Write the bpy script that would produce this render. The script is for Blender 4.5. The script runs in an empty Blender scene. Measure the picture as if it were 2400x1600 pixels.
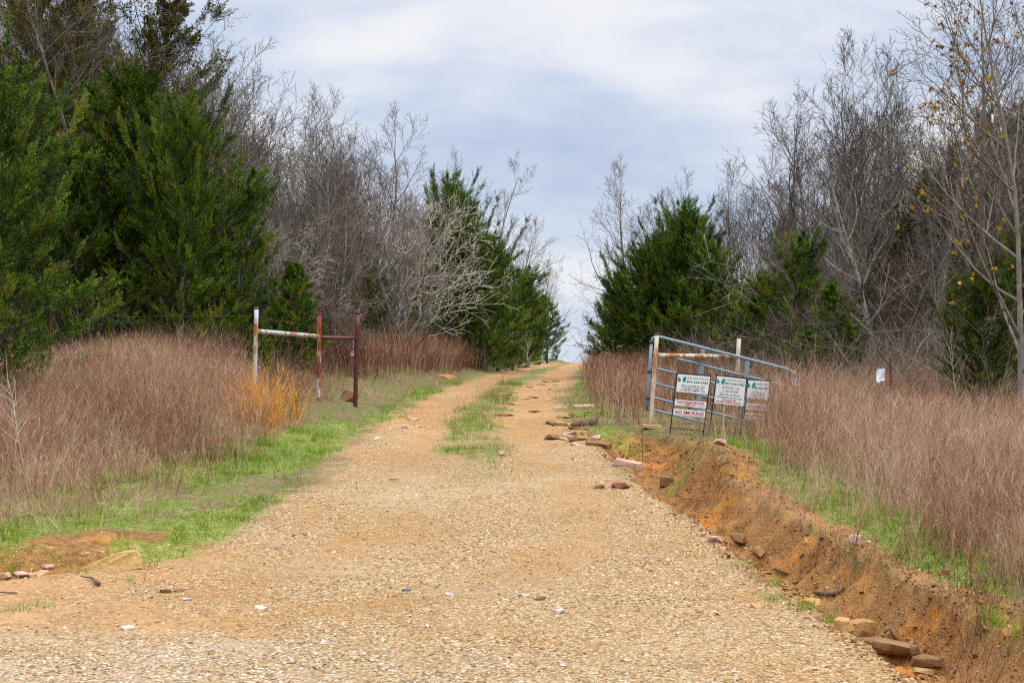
import bpy, bmesh, math
import numpy as np
from mathutils import Vector, Matrix

scene = bpy.context.scene
COL = scene.collection
R = math.radians

# ------------------------------------------------------------------ camera
CAM_Z = 1.65
FPX = 3333.0                       # focal length in photograph pixels (2400 wide)
HOR = 885.0                        # eye level in the photograph
PITCH = math.atan((HOR - 800.0) / FPX)
cam_d = bpy.data.cameras.new('camera')
cam_d.lens = 50.0
cam_d.sensor_width = 36.0
cam_d.sensor_fit = 'HORIZONTAL'
cam_d.clip_start = 0.1
cam_d.clip_end = 3000
cam = bpy.data.objects.new('camera', cam_d)
COL.objects.link(cam)
cam.location = (0, 0, CAM_Z)
cam.rotation_euler = (R(90) + PITCH, 0, 0)
scene.camera = cam

# ------------------------------------------------------------------ world: overcast sky
SUN_EL, SUN_AZ = R(48), R(112)     # azimuth clockwise from +Y
world = bpy.data.worlds.new('World')
scene.world = world
world.use_nodes = True


class NT:
    """small helper for node trees"""
    def __init__(self, tree):
        self.t = tree
        tree.nodes.clear()

    def n(self, typ, **kw):
        nd = self.t.nodes.new(typ)
        for k, v in kw.items():
            if k.startswith('i_'):
                key = k[2:]
                key = int(key) if key.isdigit() else key.replace('_', ' ')
                self.set(nd.inputs[key], v)
            else:
                setattr(nd, k, v)
        return nd

    def set(self, sock, v):
        if isinstance(v, bpy.types.NodeSocket):
            self.t.links.new(v, sock)
        elif isinstance(v, bpy.types.Node):
            self.t.links.new(v.outputs[0], sock)
        else:
            if sock.type == 'RGBA' and len(v) == 3:
                v = (*v, 1.0)
            sock.default_value = v

    def math(self, op, a, b=0.0, c=0.0, clamp=False):
        nd = self.t.nodes.new('ShaderNodeMath')
        nd.operation = op
        nd.use_clamp = clamp
        for s, v in zip(nd.inputs, (a, b, c)):
            self.set(s, v)
        return nd.outputs[0]

    def mix(self, f, a, b, blend='MIX'):
        nd = self.t.nodes.new('ShaderNodeMix')
        nd.data_type = 'RGBA'
        nd.blend_type = blend
        self.set(nd.inputs[0], f)
        self.set(nd.inputs[6], a)
        self.set(nd.inputs[7], b)
        return nd.outputs[2]

    def ramp(self, f, stops, interp='LINEAR'):
        nd = self.t.nodes.new('ShaderNodeValToRGB')
        nd.color_ramp.interpolation = interp
        el = nd.color_ramp.elements
        while len(el) > 1:
            el.remove(el[-1])
        for i, (p, c) in enumerate(stops):
            if isinstance(c, (int, float)):
                c = (c, c, c)
            e = el[0] if i == 0 else el.new(p)
            e.position = p
            e.color = (*c, 1.0)
        self.set(nd.inputs[0], f)
        return nd.outputs[0]

    def noise(self, vec, scale, detail=4.0, rough=0.55, dist=0.0):
        nd = self.t.nodes.new('ShaderNodeTexNoise')
        self.set(nd.inputs['Vector'], vec)
        nd.inputs['Scale'].default_value = scale
        nd.inputs['Detail'].default_value = detail
        nd.inputs['Roughness'].default_value = rough
        nd.inputs['Distortion'].default_value = dist
        return nd.outputs[0]


SKY_SEED = 21.05
w = NT(world.node_tree)
sky = w.n('ShaderNodeTexSky', sky_type='NISHITA', sun_disc=False)
sky.sun_elevation = SUN_EL
sky.sun_rotation = SUN_AZ
sky.altitude = 200
sky.air_density = 1.0
sky.dust_density = 2.0
skyc = w.mix(1.0, sky.outputs[0], (0.10, 0.10, 0.10), 'MULTIPLY')
gen = w.n('ShaderNodeTexCoord').outputs['Generated']
sep = w.n('ShaderNodeSeparateXYZ', i_0=gen)
zc = w.math('MAXIMUM', sep.outputs[2], 0.0)
den = w.math('ADD', zc, 0.20)
px_ = w.math('DIVIDE', sep.outputs[0], den)
py_ = w.math('DIVIDE', sep.outputs[1], den)
cv = w.n('ShaderNodeCombineXYZ', i_0=px_, i_1=py_, i_2=SKY_SEED).outputs[0]
n1 = w.noise(cv, 1.5, 7.0, 0.48, 0.25)
n2 = w.noise(cv, 5.0, 5.0, 0.55, 0.2)
nn = w.math('ADD', w.math('MULTIPLY', n1, 0.79), w.math('MULTIPLY', n2, 0.21))
cloud = w.ramp(nn, [(0.32, (0.51, 0.605, 0.80)), (0.41, (0.61, 0.70, 0.87)),
                    (0.48, (0.75, 0.805, 0.93)), (0.545, (0.89, 0.915, 0.97)), (0.61, (0.975, 0.965, 0.985))])
cloud = w.mix(w.ramp(zc, [(0.0, .75), (.05, .45), (.12, 0.0)]), cloud, (0.74, 0.82, 0.955))
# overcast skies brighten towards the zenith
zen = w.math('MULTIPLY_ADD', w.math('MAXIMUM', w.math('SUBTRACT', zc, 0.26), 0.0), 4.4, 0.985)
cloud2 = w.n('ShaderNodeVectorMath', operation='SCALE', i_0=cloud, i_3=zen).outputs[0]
# added darkening of the unseen low sky behind camera, cuts fill on trees
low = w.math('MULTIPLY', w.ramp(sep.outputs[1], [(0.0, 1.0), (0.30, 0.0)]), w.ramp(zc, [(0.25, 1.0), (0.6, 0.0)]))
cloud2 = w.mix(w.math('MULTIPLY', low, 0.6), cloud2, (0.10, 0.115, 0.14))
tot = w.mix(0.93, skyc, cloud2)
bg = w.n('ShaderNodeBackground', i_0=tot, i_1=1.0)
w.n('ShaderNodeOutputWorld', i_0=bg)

sun_d = bpy.data.lights.new('sun', 'SUN')
sun_d.energy = 1.8
sun_d.angle = R(10)
sun_d.color = (1.0, 0.95, 0.87)
sun = bpy.data.objects.new('sun', sun_d)
COL.objects.link(sun)
sdir = Vector((math.sin(SUN_AZ) * math.cos(SUN_EL), math.cos(SUN_AZ) * math.cos(SUN_EL), math.sin(SUN_EL)))
sun.rotation_euler = sdir.to_track_quat('Z', 'Y').to_euler()
sun.location = (0, -20, 40)

vs = scene.view_settings
vs.view_transform = 'Standard'
vs.look = 'None'
vs.exposure = 0.0
vs.gamma = 1.0
vs.use_curve_mapping = False
scene.cycles.use_denoising = False
scene.cycles.pixel_filter_type = 'BLACKMAN_HARRIS'
scene.cycles.filter_width = 1.15
scene.cycles.max_bounces = 5
scene.cycles.diffuse_bounces = 3
scene.cycles.glossy_bounces = 2
scene.cycles.transmission_bounces = 2
scene.cycles.transparent_max_bounces = 4

# ------------------------------------------------------------------ helpers
rng = np.random.default_rng(11)


def at(px, py, y):
    """world point seen at photograph pixel (px, py), at depth y"""
    u = (px - 1200.0) / FPX
    v = (800.0 - py) / FPX
    cp, sp = math.cos(PITCH), math.sin(PITCH)
    k = y / (cp - v * sp)
    return np.array([u * k, y, CAM_Z + (sp + v * cp) * k])


def hash2(ix, iy, seed):
    h = np.sin(ix * 127.1 + iy * 311.7 + seed * 74.7) * 43758.5453
    return h - np.floor(h)


def vnoise(x, y, seed=0):
    ix, iy = np.floor(x), np.floor(y)
    fx, fy = x - ix, y - iy
    fx = fx * fx * (3 - 2 * fx)
    fy = fy * fy * (3 - 2 * fy)
    a = hash2(ix, iy, seed); b = hash2(ix + 1, iy, seed)
    c = hash2(ix, iy + 1, seed); d = hash2(ix + 1, iy + 1, seed)
    return (a * (1 - fx) + b * fx) * (1 - fy) + (c * (1 - fx) + d * fx) * fy


def fbm(x, y, seed=0, octs=4):
    x = np.asarray(x, float); y = np.asarray(y, float)
    s = np.zeros(np.broadcast(x, y).shape); a = 0.5; tot_ = 0
    for o in range(octs):
        s = s + a * vnoise(x, y, seed + o * 17)
        tot_ += a; a *= 0.5; x = x * 2.03 + 11.3; y = y * 2.03 + 5.7
    return s / tot_


def sst(a, b, x):
    t = np.clip((np.asarray(x, float) - a) / (b - a), 0, 1)
    return t * t * (3 - 2 * t)


def smooth_table(ys, vals, sig=1.2):
    g = np.arange(-40, 420, 0.1)
    v = np.interp(g, ys, vals)
    k = np.arange(-60, 61) * 0.1
    ker = np.exp(-0.5 * (k / sig) ** 2); ker /= ker.sum()
    v = np.convolve(np.pad(v, 60, mode='edge'), ker, mode='valid')
    return lambda y: np.interp(y, g, v)


prof = smooth_table([-40, 0, 6, 8, 12, 15, 18, 22, 27, 33, 53, 80, 95, 130, 420],
                    [-.3, 0, .0, .04, .26, .49, .72, 1.0, 1.22, 1.5, 1.9, 2.5, 2.55, 1.6, -9], 1.3)
xl_f = smooth_table([0, 7, 8.6, 10, 12, 15, 18, 22, 27, 33, 53, 80, 110],
                    [-40, -30, -9, -4.3, -2.5, -2.2, -2.2, -2.0, -1.74, -1.34, -.32, 1.9, 7], .35)
xr_f = smooth_table([0, 8, 10, 12, 15, 18, 22, 27, 33, 53, 80, 110],
                    [2.45, 2.17, 2.02, 1.75, 1.5, 1.24, .72, .89, 1.29, 2.3, 4.6, 9], .6)
xd_f = smooth_table([5, 7, 9.35, 11.8, 14.8, 19.2, 21, 22], [3.0, 2.8, 2.55, 2.3, 1.97, 1.6, 1.3, 1.2], .5)
dd_f = smooth_table([4, 7, 9, 17, 19, 20.5, 21.5], [.46, .50, .50, .45, .30, .16, 0], .3)


def ditch(x, y):
    """(depth, wall weight)"""
    wob = (fbm(y * .9, y * 0 + 3.1, 5) - .5) * .35
    u = x - xd_f(y) - wob
    dep = dd_f(y)
    wl, wr = .50, .62 + .2 * (fbm(y * 1.3, y * 0 + 9, 6) - .5)
    left = np.clip(1 + u / wl, 0, 1)
    right = np.clip(1 - u / wr, 0, 1)
    p = np.where(u < 0, 1 - (1 - left) ** 2.2, 1 - (1 - right) ** 3.2)
    return dep * p, u


def height(x, y):
    x = np.asarray(x, float); y = np.asarray(y, float)
    z = prof(y)
    l = xl_f(y) - x
    z = z + .36 * sst(0, 2.2, l) * sst(15, 22, y) + .06 * sst(0, 1.5, l) * sst(10, 12, y)
    z = z + .030 * np.clip(l - 2, 0, 12) * sst(18, 28, y)
    r = x - xr_f(y)
    z = z + .04 * np.clip(r - 1.2, 0, 10) * sst(18, 30, y)
    # ditch and berm on the right
    dp, u = ditch(x, y)
    rough = fbm(x * 3.2, y * 3.2, 21, 4) - .5
    inside = np.clip(dp / .36, 0, 1)
    bumpy = fbm(x * 7.0, y * 7.0, 27, 3) - .5
    gul = np.abs(fbm(x * 1.2 + 9, y * 3.4, 29, 4) - .5)
    zone = sst(.05, .5, inside) + .7 * np.exp(-((u - .75) / .35) ** 2) * sst(6, 8, y) * (1 - sst(18.6, 20, y))
    z = z - dp + rough * .20 * zone + bumpy * .13 * zone - (.16 - gul * 1.1) * .5 * sst(.15, .6, inside)
    berm = np.exp(-((u - .80) / .26) ** 2) * sst(6, 8, y) * (1 - sst(18.6, 20, y))
    z = z + berm * (-.04 + .16 * (fbm(x * 1.6, y * 1.6, 33) - .35))
    z = z - .13 * sst(.3, 1.0, u) * (1 - sst(2.5, 5, u)) * sst(5, 8, y) * (1 - sst(12, 17, y))
    z = z + .20 * np.exp(-(((x - 2.5) / .5) ** 2 + ((y - 17.3) / .75) ** 2))     # mound before the signs
    # little wash on the left
    lw = np.exp(-((y - (10.9 + (-x - 3.85) * -.75)) / .38) ** 2) * sst(-2.1, -2.7, x) * sst(-9, -6, x)
    z = z - .13 * lw
    # wheel ruts beyond the gate
    c = .5 * (xl_f(y) + xr_f(y))
    rut = np.exp(-((np.abs(x - c) - .78) / .33) ** 2) * sst(15, 20, y)
    z = z - .05 * rut
    # general unevenness
    z = z + (fbm(x * .7, y * .7, 41) - .5) * .10 * (1 - .6 * sst(0, .8, (xr_f(y) - x)) * sst(0, .8, -l))
    z = z + (fbm(x * 3.1, y * 3.1, 47) - .5) * .035
    z = z + (fbm(x * .05, y * .05, 49) - .5) * 3.0 * sst(14, 60, np.abs(x))
    return z


def masks(x, y):
    """0..1 weights of the ground covers"""
    x = np.asarray(x, float); y = np.asarray(y, float)
    nz = fbm(x * 1.1, y * 1.1, 61, 5) - .5
    nf = fbm(x * 4.3, y * 4.3, 67, 4) - .5
    l = x - xl_f(y); r = xr_f(y) - x
    edge = np.minimum(l, r) + nz * .75 + nf * .25
    road = sst(-.30, .22, edge + .25 * nf)
    c = .5 * (xl_f(y) + xr_f(y)) + .02
    hw = np.interp(y, [15.2, 17, 20, 27, 33, 53, 80], [.26, .46, .40, .34, .29, .28, .27])
    strip = sst(-.12, .22, hw - np.abs(x - c) + nz * .55 + nf * .3) * sst(15.2, 17.0, y + nz * 2)
    thin = 1 - .55 * (1 - sst(17, 19, y))
    gap = 1 - .85 * np.exp(-((y - 18.9 - (x + .5) * .3) / .28) ** 2)
    strip = strip * thin * gap * (.45 + .55 * sst(-.10, .08, nz * .6 + nf))
    dp, u = ditch(x, y)
    soil = sst(.03, .15, dp + nf * .05) + .8 * np.exp(-((u - .8) / .3) ** 2) * (1 - sst(18.5, 20, y))
    soil = np.maximum(soil, sst(-.25, .0, -r) * sst(.3, .0, u) * sst(21, 19.5, y))
    soil = np.clip(soil, 0, 1) * sst(5, 6.5, y)
    # bare red verge at the lower left and scuffed patches by the gate
    soil = np.maximum(soil, sst(.0, .5, l + 2.3 + nz * 1.2) * (1 - sst(0, .3, l)) * (1 - sst(11.6, 13.0, y + nz * 1.5 + .25 * (-2.5 - x))))
    soil = np.maximum(soil, .9 * np.exp(-(((x + 2.75) / .55) ** 2 + ((y - 18.9) / .3) ** 2)))
    # green verges
    lv = np.interp(y, [10.5, 13, 16, 18, 20, 24, 33, 60], [1.6, 2.9, 2.3, 1.7, .8, .6, .5, .6])
    gl = sst(-.25, .35, -l + nz * .7 + nf * .5) * sst(-.2, .9, lv + l + nz * 1.4) * sst(10.9, 12.2, y + nz * .8)
    gl = gl * sst(-.26, .06, nz + .6 * nf + .05)
    gr = sst(.85, 1.1, u) * (1 - sst(1.5, 2.6, u + nz)) * sst(7, 8, y) * (1 - sst(19.5, 21, y))
    gr = gr * sst(-.22, .1, nz + nf * .5 + .04)
    gm = np.exp(-(((x - 2.3) / .6) ** 2 + ((y - 17.9) / .7) ** 2)) * sst(-.1, .15, nz + nf)
    gr2 = sst(0, .3, -r) * (1 - sst(.5, 1.2, -r)) * sst(18.5, 20, y) * sst(-.2, .2, nz + nf * .5) * .7
    gd = sst(.16, .3, nf + nz * .6) * sst(.15, .4, dp) * (1 - sst(.28, .36, dp)) * .7
    green = np.clip(np.maximum.reduce([gl, gr, strip * sst(-.25, .1, nz + nf * .5 + .05), gm, gr2, gd]), 0, 1)
    road = road * (1 - np.clip(strip, 0, .9))
    orange = sst(17.5, 21, y + nz * 4) * road
    orange = np.maximum(orange, .85 * sst(.2, 1.2, -1.5 - x + nz * 2.2 + nf) * sst(8.3, 9.1, y + nz) * (1 - sst(11.8, 12.6, y + nz * 1.5)))
    pale = (1 - sst(8.3, 9.3, y + nz * 1.2 + (x + 3) * .12)) * sst(2.0, -1.5, x)
    wash = np.exp(-((y - (10.9 + (-x - 3.85) * -.75)) / .30) ** 2) * sst(-2.3, -2.8, x)
    track = np.exp(-((np.abs(x - c - .1 * (y < 15)) - .85) / .33) ** 2) * sst(7.5, 10, y)
    return dict(track=track, road=np.clip(road, 0, 1), soil=soil, green=green, orange=orange, pale=pale, wash=wash, strip=strip)


def set_mesh(me, V, faces, smooth=False):
    """faces: list of int arrays (n,3) or (n,4)"""
    V = np.asarray(V, np.float32)
    faces = [np.asarray(f, np.int32) for f in faces if len(f)]
    me.vertices.add(len(V))
    me.vertices.foreach_set('co', V.ravel())
    nl = sum(f.size for f in faces); nf = sum(len(f) for f in faces)
    me.loops.add(nl)
    me.polygons.add(nf)
    me.loops.foreach_set('vertex_index', np.concatenate([f.ravel() for f in faces]))
    tot = np.concatenate([np.full(len(f), f.shape[1], np.int32) for f in faces])
    start = np.concatenate([[0], np.cumsum(tot)[:-1]]).astype(np.int32)
    me.polygons.foreach_set('loop_start', start)
    me.polygons.foreach_set('use_smooth', np.full(nf, smooth))
    me.update(calc_edges=True)
    return me


def mesh(name, V, faces, mats, smooth=False, tone=None, attrs=None, mi=None):
    me = bpy.data.meshes.new(name)
    set_mesh(me, V, faces, smooth)
    for m in (mats if isinstance(mats, (list, tuple)) else [mats]):
        me.materials.append(m)
    al = dict(attrs or {})
    if tone is not None:
        al['tone'] = tone
    for k, v in al.items():
        a = me.attributes.new(k, 'FLOAT', 'POINT')
        a.data.foreach_set('value', np.asarray(v, np.float32))
    if mi is not None:
        me.polygons.foreach_set('material_index', np.asarray(mi, np.int32))
    return me


def obj(name, data, parent=None, **props):
    o = bpy.data.objects.new(name, data)
    COL.objects.link(o)
    if parent is not None:
        o.parent = parent
    for k, v in props.items():
        o[k] = v
    return o


def thing(name, label, cat, loc=(0, 0, 0), rz=0.0, scale=1.0, group=None, data=None):
    o = bpy.data.objects.new(name, data)
    COL.objects.link(o)
    o.location = [float(v) for v in loc]
    o.rotation_euler = (0, 0, rz)
    o.scale = (scale, scale, scale) if np.isscalar(scale) else [float(s) for s in scale]
    o['label'] = label
    o['category'] = cat
    if group:
        o['group'] = group
    return o


def norm(v):
    return v / np.maximum(np.linalg.norm(v, axis=-1, keepdims=True), 1e-9)


class Acc:
    """collects vertices, quads and tris"""
    def __init__(self):
        self.V, self.Q, self.T, self.tone, self.n = [], [], [], [], 0

    def add(self, V, Q=None, T=None, tone=None):
        V = np.asarray(V, float).reshape(-1, 3)
        if Q is not None and len(Q):
            self.Q.append(np.asarray(Q) + self.n)
        if T is not None and len(T):
            self.T.append(np.asarray(T) + self.n)
        self.V.append(V)
        self.tone.append(np.full(len(V), .5) if tone is None else np.broadcast_to(tone, (len(V),)))
        self.n += len(V)

    def mesh(self, name, mats, smooth=False, **kw):
        F = []
        if self.Q:
            F.append(np.concatenate(self.Q))
        if self.T:
            F.append(np.concatenate(self.T))
        return mesh(name, np.concatenate(self.V), F, mats, smooth, np.concatenate(self.tone), **kw)


def tubes(P, rad, sides, cap=False):
    """P (N,K,3), rad (N,K) -> V, Q, T"""
    N, K, _ = P.shape
    T = np.empty_like(P)
    T[:, 1:-1] = P[:, 2:] - P[:, :-2]
    T[:, 0] = P[:, 1] - P[:, 0]
    T[:, -1] = P[:, -1] - P[:, -2]
    T = norm(T)
    a0 = np.tile(np.array([0.31, 0.91, 0.13]), (N, 1))
    d0 = norm(P[:, -1] - P[:, 0])
    bad = np.abs((d0 * norm(a0)).sum(1)) > .85
    a0[bad] = np.array([0.9, -0.1, 0.35])
    A = a0[:, None, :]
    U = norm(np.cross(T, np.broadcast_to(A, T.shape)))
    W = np.cross(T, U)
    th = np.arange(sides) * 2 * np.pi / sides
    V = P[:, :, None, :] + rad[:, :, None, None] * (np.cos(th)[None, None, :, None] * U[:, :, None, :] + np.sin(th)[None, None, :, None] * W[:, :, None, :])
    idx = np.arange(N * K * sides).reshape(N, K, sides)
    q = np.stack([idx[:, :-1, :], np.roll(idx, -1, 2)[:, :-1, :], np.roll(idx, -1, 2)[:, 1:, :], idx[:, 1:, :]], -1).reshape(-1, 4)
    V = V.reshape(-1, 3)
    Tf = None
    if cap:
        c0 = P[:, 0]; c1 = P[:, -1]
        n0 = len(V)
        V = np.concatenate([V, c0, c1])
        t = []
        for i in range(N):
            for s in range(sides):
                s2 = (s + 1) % sides
                t.append([n0 + i, idx[i, 0, s2], idx[i, 0, s]])
                t.append([n0 + N + i, idx[i, -1, s], idx[i, -1, s2]])
        Tf = np.array(t)
    return V, q, Tf


def pipe(acc, a, b, r, sides=14, n=2, tone=None):
    t = np.linspace(0, 1, n)[:, None]
    P = (np.asarray(a)[None] * (1 - t) + np.asarray(b)[None] * t)[None]
    V, q, T = tubes(P, np.full((1, n), r), sides, True)
    acc.add(V, q, T, tone)


def polypipe(acc, pts, r, sides=8, tone=None):
    P = np.asarray(pts, float)[None]
    V, q, T = tubes(P, np.broadcast_to(np.asarray(r, float), (1, P.shape[1])), sides, True)
    acc.add(V, q, T, tone)


def hexa(acc, c8, tone=None):
    """box from 8 corners: front TL,TR,BR,BL then back TL,TR,BR,BL"""
    Q = [[0, 3, 2, 1], [4, 5, 6, 7], [0, 1, 5, 4], [1, 2, 6, 5], [2, 3, 7, 6], [3, 0, 4, 7]]
    acc.add(np.array(c8), Q, None, tone)


# ------------------------------------------------------------------ materials
def new_mat(name):
    m = bpy.data.materials.new(name)
    m.use_nodes = True
    return m, NT(m.node_tree)


def finish(t, col, rough=.8, bump=None, bump_d=.01, bump_s=1.0, metal=0.0, spec=.3, trans=0.0):
    b = t.n('ShaderNodeBsdfPrincipled')
    t.set(b.inputs['Base Color'], col)
    t.set(b.inputs['Roughness'], rough)
    t.set(b.inputs['Metallic'], metal)
    t.set(b.inputs['Specular IOR Level'], spec)
    if bump is not None:
        bn = t.n('ShaderNodeBump')
        bn.inputs['Strength'].default_value = bump_s
        bn.inputs['Distance'].default_value = bump_d
        t.set(bn.inputs['Height'], bump)
        t.set(b.inputs['Normal'], bn.outputs[0])
    out = t.n('ShaderNodeOutputMaterial')
    if trans > 0:
        tr = t.n('ShaderNodeBsdfTranslucent')
        t.set(tr.inputs[0], col)
        ms = t.n('ShaderNodeMixShader')
        ms.inputs[0].default_value = trans
        t.t.links.new(b.outputs[0], ms.inputs[1])
        t.t.links.new(tr.outputs[0], ms.inputs[2])
        t.t.links.new(ms.outputs[0], out.inputs[0])
    else:
        t.t.links.new(b.outputs[0], out.inputs[0])


def attr(t, name):
    return t.n('ShaderNodeAttribute', attribute_name=name).outputs['Fac']


def objpos(t):
    return t.n('ShaderNodeTexCoord').outputs['Object']


def mat_plain(name, c, rough=.6, metal=0.0, var=.25, scale=14, spec=.3):
    m, t = new_mat(name)
    nz = t.noise(objpos(t), scale, 5, .6)
    col = t.mix(nz, tuple(v * (1 - var) for v in c), tuple(min(1, v * (1 + var)) for v in c))
    finish(t, col, rough, nz, .003, .5, metal, spec)
    return m


def mat_tone(name, stops, rough=.75, trans=0.0, objvar=.0, spec=.15, nscale=0.0):
    m, t = new_mat(name)
    f = attr(t, 'tone')
    if nscale:
        nz = t.noise(objpos(t), nscale, 3, .55)
        f = t.math('ADD', f, t.math('MULTIPLY', t.math('SUBTRACT', nz, .5), .9), clamp=True)
    col = t.ramp(f, stops)
    if objvar:
        rnd = t.n('ShaderNodeObjectInfo').outputs['Random']
        hsv = t.n('ShaderNodeHueSaturation')
        hsv.inputs['Hue'].default_value = .5
        t.set(hsv.inputs['Value'], t.math('MULTIPLY_ADD', rnd, 2 * objvar, 1 - objvar))
        t.set(hsv.inputs['Saturation'], t.math('MULTIPLY_ADD', rnd, -.4 * objvar, 1.05))
        t.set(hsv.inputs['Color'], col)
        col = hsv.outputs[0]
    finish(t, col, rough, spec=spec, trans=trans)
    return m


def mat_ground():
    m, t = new_mat('ground_cover')
    pos = t.n('ShaderNodeNewGeometry').outputs['Position']
    road, soil, green = attr(t, 'road'), attr(t, 'soil'), attr(t, 'green')
    orange, pale, strip = attr(t, 'orange'), attr(t, 'pale'), attr(t, 'strip')
    nb = t.noise(pos, .55, 5, .6)
    nm = t.noise(pos, 2.3, 5, .6)
    nf = t.noise(pos, 14, 5, .65)
    nff = t.noise(pos, 60, 4, .65)
    v1 = t.n('ShaderNodeTexVoronoi', i_Scale=48.0, i_Vector=pos, i_Randomness=1.0)
    v2 = t.n('ShaderNodeTexVoronoi', i_Scale=75.0, i_Vector=pos, i_Randomness=1.0)
    s1 = t.n('ShaderNodeSeparateColor', i_0=v1.outputs['Color'])
    s2 = t.n('ShaderNodeSeparateColor', i_0=v2.outputs['Color'])
    stone = [(0.0, (.085, .047, .020)), (.18, (.22, .130, .056)), (.42, (.38, .250, .120)), (.64, (.47, .345, .200)),
             (.78, (.38, .205, .070)), (.90, (.52, .430, .300)), (1.0, (.62, .57, .50))]
    st1 = t.ramp(s1.outputs[0], stone)
    st2 = t.ramp(s2.outputs[1], stone)
    fines = t.mix(t.ramp(nf, [(.3, 0), (.7, 1)]), (.185, .108, .044), (.46, .298, .138))
    nl = t.noise(pos, .33, 3, .6)
    fines = t.mix(t.ramp(nl, [(.44, 0), (.58, .8)]), fines, t.mix(nf, (.34, .255, .16), (.59, .475, .335)))
    fines = t.mix(t.ramp(nb, [(.45, 0), (.65, .9)]), fines, t.mix(nf, (.26, .125, .036), (.47, .255, .085)))
    g = t.mix(t.ramp(s1.outputs[2], [(.40, 0), (.5, 1)]), st2, st1)
    g = t.mix(t.ramp(t.math('ADD', t.math('MULTIPLY', nm, .7), t.math('ADD', t.math('MULTIPLY', nf, .3), t.math('MULTIPLY_ADD', attr(t, 'track'), .20, -.05))), [(.40, .05), (.62, .75)]), g, fines)
    # darker gaps between stones
    gapm = t.ramp(v1.outputs['Distance'], [(.30, 1.05), (.70, .66)])
    g = t.mix(1.0, g, gapm, 'MULTIPLY')
    g = t.mix(1.0, g, (1.02, .97, .88), "MULTIPLY")
    g = t.mix(t.math('MULTIPLY', pale, .9), g, t.mix(1.0, g, (1.02, 1.13, 1.35), 'MULTIPLY'))
    og = t.mix(t.ramp(nf, [(.3, 0), (.7, 1)]), (.22, .105, .036), (.50, .295, .125))
    og = t.mix(t.ramp(nm, [(.5, 0), (.62, .7)]), og, (.50, .24, .09))
    g = t.mix(t.math('MULTIPLY', orange, t.ramp(nf, [(.25, .9), (.7, .35)])), g, og)
    # soil in the ditch
    so = t.mix(t.ramp(nf, [(.3, 0), (.7, 1)]), (.085, .034, .010), (.34, .150, .042))
    so = t.mix(t.ramp(nm, [(.52, 0), (.64, .85)]), so, (.43, .165, .028))
    so = t.mix(t.ramp(nb, [(.35, .6), (.5, 0)]), so, (.34, .19, .07))
    so = t.mix(t.ramp(nff, [(.55, 0), (.64, .6)]), so, (.48, .34, .19))
    # litter and straw
    li = t.mix(t.ramp(nf, [(.3, 0), (.7, 1)]), (.05, .034, .018), (.235, .155, .075))
    li = t.mix(t.ramp(nff, [(.50, 0), (.62, .6)]), li, (.36, .265, .135))
    li = t.mix(t.ramp(nm, [(.42, 0), (.58, .65)]), li, (.10, .125, .03))
    gr = t.mix(t.ramp(nff, [(.35, 0), (.65, 1)]), (.035, .075, .005), (.20, .31, .03))
    gr = t.mix(t.ramp(nf, [(.5, 0), (.68, .75)]), gr, (.40, .31, .18))
    col = t.mix(soil, li, so)
    col = t.mix(road, col, g)
    gm = t.ramp(t.math('ADD', green, t.math('ADD', t.math('MULTIPLY', t.math('SUBTRACT', nf, .5), 1.0), t.math('MULTIPLY', t.math('SUBTRACT', nff, .5), 1.6))), [(.42, 0), (.60, .72)])
    col = t.mix(gm, col, gr)
    hb = t.math('ADD', t.math('MULTIPLY', t.math('SUBTRACT', 1.0, v1.outputs['Distance']), .5),
                t.math('MULTIPLY', t.math('SUBTRACT', 1.0, v2.outputs['Distance']), .35))
    hb = t.math('ADD', hb, t.math('MULTIPLY', nff, .8))
    finish(t, col, .92, hb, .018, .8, spec=.12)
    return m


M_GROUND = mat_ground()
M_CEDAR = mat_tone('cedar_green', [(0, (.011, .025, .003)), (.28, (.036, .078, .005)), (.58, (.098, .175, .009)), (.82, (.200, .285, .017)), (1, (.22, .14, .03))], .65, .05, .22, nscale=.9)
M_CEDAR_B = mat_tone('cedar_bronze', [(0, (.03, .032, .008)), (.35, (.08, .078, .014)), (.65, (.13, .12, .02)), (.85, (.19, .14, .028)), (1, (.24, .14, .035))], .7, .12, .2, nscale=.8)
M_BARK = mat_tone('bark', [(0, (.06, .05, .042)), (.5, (.175, .15, .13)), (1, (.36, .33, .29))], .9, 0, .28, nscale=6)
M_TWIG = mat_tone('twigs', [(0, (.060, .047, .040)), (.5, (.140, .114, .094)), (1, (.30, .26, .215))], .85, 0, .45)
M_TWIG_L = mat_tone('pale_twigs', [(0, (.22, .19, .155)), (.5, (.36, .32, .27)), (1, (.52, .48, .42))], .85, 0, .12)
M_BRUSH = mat_tone('brush_twigs', [(0, (.05, .035, .025)), (.5, (.125, .09, .066)), (1, (.29, .235, .18))], .85, 0, .35)
M_TALL = mat_tone('tall_dry_grass', [(0, (.060, .022, .013)), (.25, (.165, .066, .038)), (.5, (.345, .165, .105)), (.72, (.46, .275, .18)), (.88, (.54, .375, .235)), (1, (.62, .50, .35))], .8, .25)
M_STRAW = mat_tone('straw_grass', [(0, (.13, .080, .034)), (.5, (.36, .255, .120)), (1, (.60, .48, .28))], .8, .25)
M_ORANGE = mat_tone('orange_grass', [(0, (.36, .13, .015)), (.5, (.70, .31, .025)), (1, (.85, .50, .09))], .75, .25)
M_GREEN = mat_tone('short_green_grass', [(0, (.040, .095, .005)), (.35, (.115, .225, .008)), (.65, (.215, .345, .014)), (.82, (.30, .31, .06)), (1, (.48, .37, .19))], .7, .3)
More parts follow.
